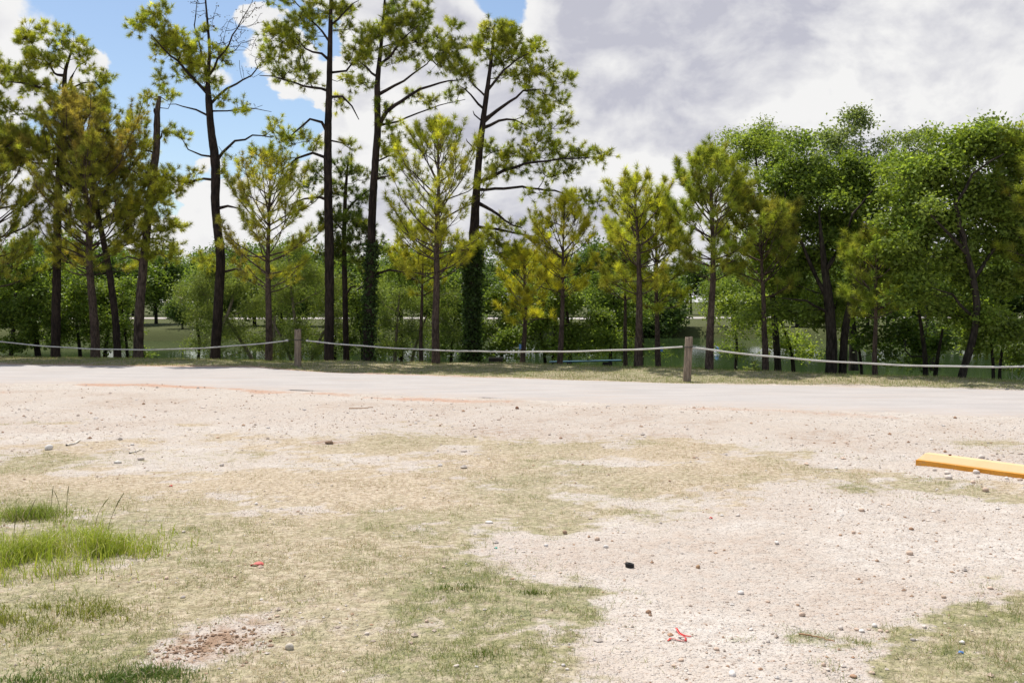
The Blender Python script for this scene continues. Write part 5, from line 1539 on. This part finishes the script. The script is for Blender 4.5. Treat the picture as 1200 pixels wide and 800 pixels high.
def stone(px_, py_, w_px, flat, colr, label, name="stone", group=None, seed=0):
    r = np.random.default_rng(seed)
    x, y = G(px_, py_)
    s = w_px / F * y * 0.5
    ks = r.normal(size=(5, 3))
    disp = 1 + 0.13 * sum(np.sin(IV @ k_ * 2.2 + i) for i, k_ in enumerate(ks)) / 2
    V = IV * disp[:, None] * np.array([s, s * r.uniform(0.7, 0.95), s * flat])
    a = r.uniform(0, 6.28)
    V = V @ np.array([[math.cos(a), math.sin(a), 0], [-math.sin(a), math.cos(a), 0], [0, 0, 1]])
    base = (x, y, float(height(x, y)))
    o = mesh_obj(name, V + np.array([0, 0, s * flat * 0.6]), IF, M_STONE, None, np.tile([colr], (len(V), 1)), True)
    o.location = base
    return tag(o, label, 'stone', group)


stone(57, 527, 10, 0.75, (0.74, 0.72, 0.69), 'white lump of rock at the upper edge of the turf, near a pale stick', "white_rock", None, 1)
stone(339, 761, 10, 0.95, (0.60, 0.55, 0.47), 'pale egg-shaped pebble in the turf right of the broken brown soil', "pebble", None, 2)
stone(138, 542, 9, 0.45, (0.70, 0.67, 0.62), 'flat white stone half sunk in dry turf', "flat_stone", None, 3)
stone(386, 518, 10, 0.5, (0.20, 0.13, 0.085), 'dark brown dirt lump at the far edge of the turf', "dirt_lump", None, 4)
stone(606, 481, 5, 0.8, (0.20, 0.10, 0.06), 'single reddish-brown stone on the dirt beside the lane', "brown_stone", None, 5)
stone(662, 622, 7, 0.85, (0.36, 0.25, 0.17), 'rounded brown stone where dry grass meets gravel', "brown_stone", None, 6)
stone(573, 612, 10, 0.35, (0.74, 0.71, 0.66), 'flat whitish stone at the tip of the grass tongue', "flat_stone", None, 7)
stone(818, 661, 6, 0.9, (0.40, 0.25, 0.14), 'rust-brown stone in the open gravel right of the black lump', "brown_stone", None, 8)
bigger = [(1083, 729, 9), (1040, 733, 6), (1068, 619, 8), (1160, 684, 9), (1106, 694, 7), (1066, 645, 11), (1000, 623, 6), (985, 625, 6), (945, 636, 6), (910, 636, 8), (1010, 734, 8), (1025, 727, 9), (1004, 732, 8), (1032, 733, 7),
          (1018, 731, 6), (985, 731, 9), (940, 716, 9), (868, 690, 9), (1127, 748, 10), (1070, 744, 8), (1022, 785, 9), (1000, 790, 10), (965, 778, 8), (970, 783, 7), (858, 790, 14), (900, 700, 7), (935, 703, 6),
          (710, 640, 8), (640, 640, 7), (700, 630, 9), (900, 750, 7), (840, 760, 8), (880, 735, 7), (760, 715, 8), (798, 772, 8), (790, 778, 7), (1110, 556, 9), (1144, 556, 9), (1112, 562, 10), (1140, 567, 8), (1180, 563, 7), (1195, 565, 8), (1095, 552, 6), (1155, 577, 10),
          (980, 548, 6), (1150, 537, 9), (1010, 600, 9), (865, 603, 7), (520, 668, 6), (430, 745, 7), (535, 780, 8), (665, 782, 6), (660, 778, 7), (500, 730, 6), (260, 545, 8), (165, 538, 10), (300, 590, 6), (215, 628, 6), (195, 685, 7), (325, 728, 7), (275, 682, 6), (155, 520, 6)]
rb = np.random.default_rng(95)
gl = {'a': ('whitish stone lying loose on the bare gravel', 'pale stones loose on the gravel', 'gravel_stone'), 'b': ('brown or grey stone lying loose on the bare gravel', 'darker stones loose on the gravel', 'gravel_stone'),
      'c': ('pale stone lying in the patchy turf', 'pale stones in the turf', 'turf_stone'), 'd': ('whitish stone lying against the foot of the wheel stop', 'stones by the wheel stop', 'wheel_stop_stone')}
for i, (a_, b_, s_) in enumerate(bigger):
    near_stop = a_ > 1085 and 550 < b_ < 580
    inturf = float(poly_sd(np.array([G(a_, b_)[0]]), np.array([G(a_, b_)[1]]), TURF)[0]) > 0
    pale = rb.random() < 0.75
    k_ = 'd' if near_stop else ('c' if inturf else ('a' if pale else 'b'))
    colr = STONE_PAL[rb.choice([0, 2, 6])] if k_ != 'b' else STONE_PAL[rb.choice([3, 4, 5])]
    stone(a_, b_, s_ * 0.85, rb.uniform(0.45, 0.8), tuple(colr * rb.uniform(0.9, 1.1)), gl[k_][0], gl[k_][2], gl[k_][1], 600 + i)

# ------------------------------------------------------------------ litter and odd things
def ribbon(name, label, cat, path, widths, mat, origin_px, thick=0.0012):
    """strip of thin tape along a 3-D path (metres, relative)"""
    ox, oy = G(*origin_px); base = np.array([ox, oy, float(height(ox, oy))])
    C = np.array(path, float)
    s = np.linspace(0, len(C) - 1, 8 * (len(C) - 1) + 1)
    Cs = np.stack([np.interp(s, np.arange(len(C)), C[:, i]) for i in range(3)], 1)
    for _ in range(3): Cs[1:-1] = 0.25 * Cs[:-2] + 0.5 * Cs[1:-1] + 0.25 * Cs[2:]
    t = unit(np.gradient(Cs, axis=0))
    tw = np.linspace(0, 4.0, len(Cs))
    sd = unit(np.cross(t, np.stack([np.sin(tw) * 0.6, np.cos(tw) * 0.6, np.ones(len(Cs))], 1)))
    nm = np.cross(sd, t)
    wd = np.interp(s, np.arange(len(C)), widths)[:, None] * 0.5
    V = np.stack([Cs - sd * wd - nm * thick, Cs + sd * wd - nm * thick, Cs + sd * wd + nm * thick, Cs - sd * wd + nm * thick], 1).reshape(-1, 3)
    k = np.arange(len(Cs) - 1)[:, None, None] * 4
    j = np.arange(4); j2 = (j + 1) % 4
    q = (k + np.stack([j, j2, j2 + 4, j + 4], -1)[None]).reshape(-1, 4)
    V[:, 2] = np.maximum(V[:, 2], 0.001)
    o = mesh_obj(name, V, q, mat, None, None, True)
    o.location = base
    return tag(o, label, cat)


M_RED = plain_mat("red_plastic_tape", (0.62, 0.035, 0.03), 0.4, 0.12, 8, 0.5, 0.1)
ribbon("red_tape_scrap", "twisted scrap of red tape lying on the gravel", "litter",
       [(-0.075, -0.02, 0.004), (-0.045, 0.03, 0.01), (0.0, -0.02, 0.006), (0.045, -0.03, 0.008), (0.05, 0.0, 0.02), (0.015, 0.045, 0.03), (0.0, 0.10, 0.055), (0.02, 0.085, 0.02), (0.06, 0.075, 0.006), (0.10, 0.075, 0.004)],
       [0.012, 0.016, 0.014, 0.018, 0.015, 0.013, 0.018, 0.02, 0.01, 0.008], M_RED, (795, 748)).scale = (0.7, 0.7, 0.7)
M_PINK = plain_mat("faded_red_plastic", (0.72, 0.16, 0.14), 0.5, 0.1, 12)
ribbon("pink_plastic_scrap", "faded pinkish-red plastic scrap in the turf", "litter", [(-0.036, -0.01, 0.004), (-0.01, 0.0, 0.014), (0.02, 0.01, 0.012), (0.036, 0.015, 0.004)], [0.02, 0.03, 0.028, 0.02], M_PINK, (301, 668))
ribbon("red_plastic_bit", "tiny red plastic bit on the gravel above the black lump", "litter", [(-0.012, 0, 0.004), (0, 0.004, 0.012), (0.012, 0, 0.004)], [0.012, 0.016, 0.01], M_RED, (833, 605))
ribbon("red_plastic_bit", "tiny red plastic bit among dry turf near flat white stones", "litter", [(-0.014, 0, 0.004), (0, 0.004, 0.01), (0.014, 0, 0.004)], [0.014, 0.016, 0.012], M_RED, (200, 568))
M_BLUE = plain_mat("blue_plastic", (0.10, 0.22, 0.48), 0.4, 0.1, 12)
ribbon("blue_plastic_bit", "small blue plastic bit at the grassy gravel edge", "litter", [(-0.013, 0, 0.004), (0, 0.004, 0.01), (0.013, 0, 0.004)], [0.012, 0.014, 0.012], M_BLUE, (1126, 760))
M_TEAL = plain_mat("green_plastic", (0.06, 0.42, 0.33), 0.4, 0.1, 12)
ribbon("green_plastic_bit", "tiny teal plastic bit where gravel meets turf", "litter", [(-0.01, 0, 0.003), (0, 0.003, 0.008), (0.01, 0, 0.003)], [0.01, 0.012, 0.01], M_TEAL, (581, 644))

# black lump: a crushed cap, ring wall with a hollow top
M_BLACK = plain_mat("black_rubber", (0.012, 0.011, 0.011), 0.5, 0.2, 30)
ox, oy = G(738, 662)
k = 16; a = np.arange(k) * 2 * np.pi / k
rings_ = [(0.026, 0.0), (0.029, 0.014), (0.027, 0.026), (0.022, 0.030), (0.017, 0.024), (0.010, 0.014)]
V = []
for R_, z in rings_:
    for t in a:
        V.append((R_ * 1.15 * math.cos(t) * (1 + 0.08 * math.sin(3 * t)), R_ * 0.85 * math.sin(t), z + 0.22 * R_ * math.cos(t) * (-1 if z > 0 else 0) + (0.004 if z > 0 else -0.004)))
q = [(i * k + j, i * k + (j + 1) % k, (i + 1) * k + (j + 1) % k, (i + 1) * k + j) for i in range(len(rings_) - 1) for j in range(k)]
nv = len(V); V.append((0, 0, 0.014)); t0 = (len(rings_) - 1) * k
q += [(t0 + j, t0 + (j + 1) % k, nv, nv) for j in range(k)]
o = mesh_obj("black_cap", np.array(V), np.array(q), M_BLACK, None, None, True); o.data.validate()
o.location = (ox, oy, float(height(ox, oy))); o.scale = (0.85, 0.85, 0.8)
tag(o, 'crushed black rubber cap on the open gravel', 'litter')


def stick(label, pts_px, w_px, mat, name="stick", knots=4, seed=0, cat='stick'):
    r = np.random.default_rng(seed)
    C = []
    for (x, y) in pts_px:
        gx_, gy_ = G(x, y); C.append((gx_, gy_, float(height(gx_, gy_)) + 0.008))
    C = np.array(C)
    s = np.linspace(0, len(C) - 1, 12)
    C = np.stack([np.interp(s, np.arange(len(C)), C[:, i]) for i in range(3)], 1)
    C[1:-1] += r.normal(size=(10, 3)) * np.array([0.003, 0.003, 0.002])
    R = w_px * 0.5 / F * C[0, 1] * np.linspace(1, 0.6, 12) * r.uniform(0.85, 1.15, 12)
    V, q = tubes(C, np.arange(-1, 11), R, 7)
    o = mesh_obj(name, V - C[0], q, mat, None, None, True)
    o.location = tuple(C[0])
    return tag(o, label, cat)


M_TWIG = plain_mat("dry_twig", (0.34, 0.20, 0.11), 0.9, 0.25, 40)
M_TWIGP = plain_mat("bleached_twig", (0.62, 0.57, 0.50), 0.9, 0.2, 40)
stick('thin brown twig lying on the stony gravel', [(936, 741), (955, 743), (978, 748)], 2.2, M_TWIG, "twig", seed=1)
stick('bleached white stick at the far edge of the turf beside the white rock', [(78, 522), (88, 519), (94, 516)], 3.0, M_TWIGP, "stick", seed=2)
stick('thin grey twig lying flat on the dirt near the lane', [(409, 481), (425, 481), (437, 480)], 1.2, M_TWIG, "twig", seed=3)
stick('pale twig lying among stones in the dry turf', [(152, 531), (160, 528), (166, 525)], 2.2, M_TWIGP, "stick", seed=4)

# pale dead twigs standing at the pond edge
r = np.random.default_rng(97)
d_ = 21.6
ptsb = []; parb = []; radb = []
b0 = P(1184, 452, d_)
b0[2] = float(height(b0[0], b0[1]))
ptsb.append(b0 - [0, 0, 0.1]); parb.append(-1); radb.append(0.012)
for tip in [(1196, 434), (1182, 436), (1190, 434), (1199, 439), (1172, 443), (1194, 445)]:
    p1 = P(*tip, d_ + r.normal() * 0.15); pr = 0; pp = ptsb[0]
    for s in range(1, 5):
        q_ = pp + (p1 - ptsb[0]) / 4 + r.normal(size=3) * 0.015
        ptsb.append(q_); parb.append(pr); radb.append(0.011 - 0.002 * s); pr = len(ptsb) - 1; pp = q_
        if s > 1:
            ptsb.append(q_ + r.normal(size=3) * 0.07 + [0, 0, 0.04]); parb.append(pr); radb.append(0.004)
V, q = tubes(np.array(ptsb), np.array(parb), np.array(radb), 5)
dead = mesh_obj("dead_twigs", V - b0, q, M_TWIGP, None, None, True)
dead.location = tuple(b0)
tag(dead, 'bleached dead branch sticking up beside the thin twin stems', 'dead branch')

# low blue plank seat behind the verge
M_BPAINT = plain_mat("faded_blue_paint", (0.035, 0.10, 0.15), 0.6, 0.2, 6)
M_DARK = plain_mat("dark_tarred_wood", (0.025, 0.022, 0.02), 0.8, 0.3, 12)


def box(name, c_, s_, mat, parent, rz=0.0, tilt=0.0, bev=0.006):
    x, y, z = [q * 0.5 for q in s_]
    V = []
    for sz, ins in ((-1, bev), (-1, 0), (1, 0), (1, bev)):
        zz = sz * (z if ins else z - bev)
        for sx, sy in ((-1, -1), (1, -1), (1, 1), (-1, 1)):
            V.append((sx * (x - ins), sy * (y - ins), zz))
    V = np.array(V)
    V = V @ np.array([[math.cos(tilt), 0, math.sin(tilt)], [0, 1, 0], [-math.sin(tilt), 0, math.cos(tilt)]])
    V = V @ np.array([[math.cos(rz), math.sin(rz), 0], [-math.sin(rz), math.cos(rz), 0], [0, 0, 1]])
    q = [(3, 2, 1, 0), (12, 13, 14, 15)] + [(i * 4 + j, i * 4 + (j + 1) % 4, i * 4 + 4 + (j + 1) % 4, i * 4 + 4 + j) for i in range(3) for j in range(4)]
    return mesh_obj(name, V + np.array(c_), np.array(q), mat, parent)


pc = P(686, 425, 27.0)
gz = float(height(pc[0], pc[1]))
bench = empty("plank_bench", (pc[0], pc[1], gz)); tag(bench, 'long low blue plank bench behind the verge grass near the yellow pines', 'bench')
zt = EYE - (423 - HZ) / F * 27.0 - gz
box("seat_plank", (0, 0, zt), (1.95, 0.26, 0.035), M_BPAINT, bench, -0.12, 0.03)
box("leg", (-0.45, 0.05, zt * 0.5 - 0.03), (0.10, 0.20, zt + 0.0), M_DARK, bench, -0.12)
box("leg", (0.58, -0.07, zt * 0.5 - 0.03), (0.24, 0.20, zt + 0.0), M_DARK, bench, -0.12)
pc = P(581, 426, 27.0); gz = float(height(pc[0], pc[1]))
crate = empty("dark_crate", (pc[0], pc[1], gz)); tag(crate, 'low black slatted crate beside the ivy-covered trunk', 'crate')
zt = max(0.2, EYE - (418.5 - HZ) / F * 27.0 - gz)
for i in range(3):
    hgt_ = zt / 3
    box("slat", (0, -0.16, hgt_ * (i + 0.5)), (0.38, 0.02, hgt_ - 0.012), M_DARK, crate)
    box("slat", (0, 0.16, hgt_ * (i + 0.5)), (0.38, 0.02, hgt_ - 0.012), M_DARK, crate)
    box("slat", (-0.18, 0, hgt_ * (i + 0.5)), (0.02, 0.29, hgt_ - 0.012), M_DARK, crate)
    box("slat", (0.18, 0, hgt_ * (i + 0.5)), (0.02, 0.29, hgt_ - 0.012), M_DARK, crate)
for sx in (-0.155, 0.155):
    for sy in (-0.135, 0.135):
        box("corner_post", (sx, sy, zt * 0.5), (0.025, 0.025, zt + 0.01), M_DARK, crate)


# blue tags tied on two trunks and a float on the water
def trunk_tag(label, px_, py_, d_, side):
    c_ = P(px_, py_, d_)
    rt = empty("blue_tag", c_); tag(rt, label, 'tag', 'blue tags on trunks')
    box("plate", (0, 0, 0), (0.06, 0.012, 0.13), M_BLUE, rt, 0.2 * side)
    th = np.linspace(0, 2 * np.pi, 17)
    ring = np.stack([-side * 0.06 + 0.075 * np.cos(th), 0.075 + 0.075 * np.sin(th), 0.03 + 0 * th], 1)
    V, q = tubes(ring, np.arange(-1, 16), np.full(17, 0.006), 5)
    mesh_obj("tie", V, q, M_CORD, rt, None, True)


trunk_tag('small blue tag tied on the trunk of the shorter yellow pine', 609.5, 406, 26.5, -1)
trunk_tag('small blue tag tied on the trunk close behind the bushy yellow-green pine', 775.5, 409, 25.1, 1)
M_WHITEP = plain_mat("white_plastic", (0.75, 0.75, 0.74), 0.4, 0.05, 10)
db = (EYE - WATER_Z) * F / (413.5 - HZ)
fl = P(840, 413.5, db)
rt = empty("pond_float", (fl[0], fl[1], WATER_Z)); tag(rt, 'small blue and white float on the green pond', 'float')


def lathe(name, prof_, mat, parent, k=14):
    a = np.arange(k) * 2 * np.pi / k
    V = np.array([(R_ * math.cos(t), R_ * math.sin(t), z) for R_, z in prof_ for t in a])
    q = np.array([(i * k + j, i * k + (j + 1) % k, (i + 1) * k + (j + 1) % k, (i + 1) * k + j) for i in range(len(prof_) - 1) for j in range(k)])
    return mesh_obj(name, V, q, mat, parent, None, True)


lathe("float_body", [(0.01, -0.12), (0.11, -0.10), (0.15, -0.02), (0.14, 0.08), (0.09, 0.13), (0.05, 0.14)], M_WHITEP, rt)
lathe("float_cap", [(0.092, 0.125), (0.10, 0.15), (0.10, 0.27), (0.06, 0.31), (0.005, 0.32)], M_BLUE, rt)
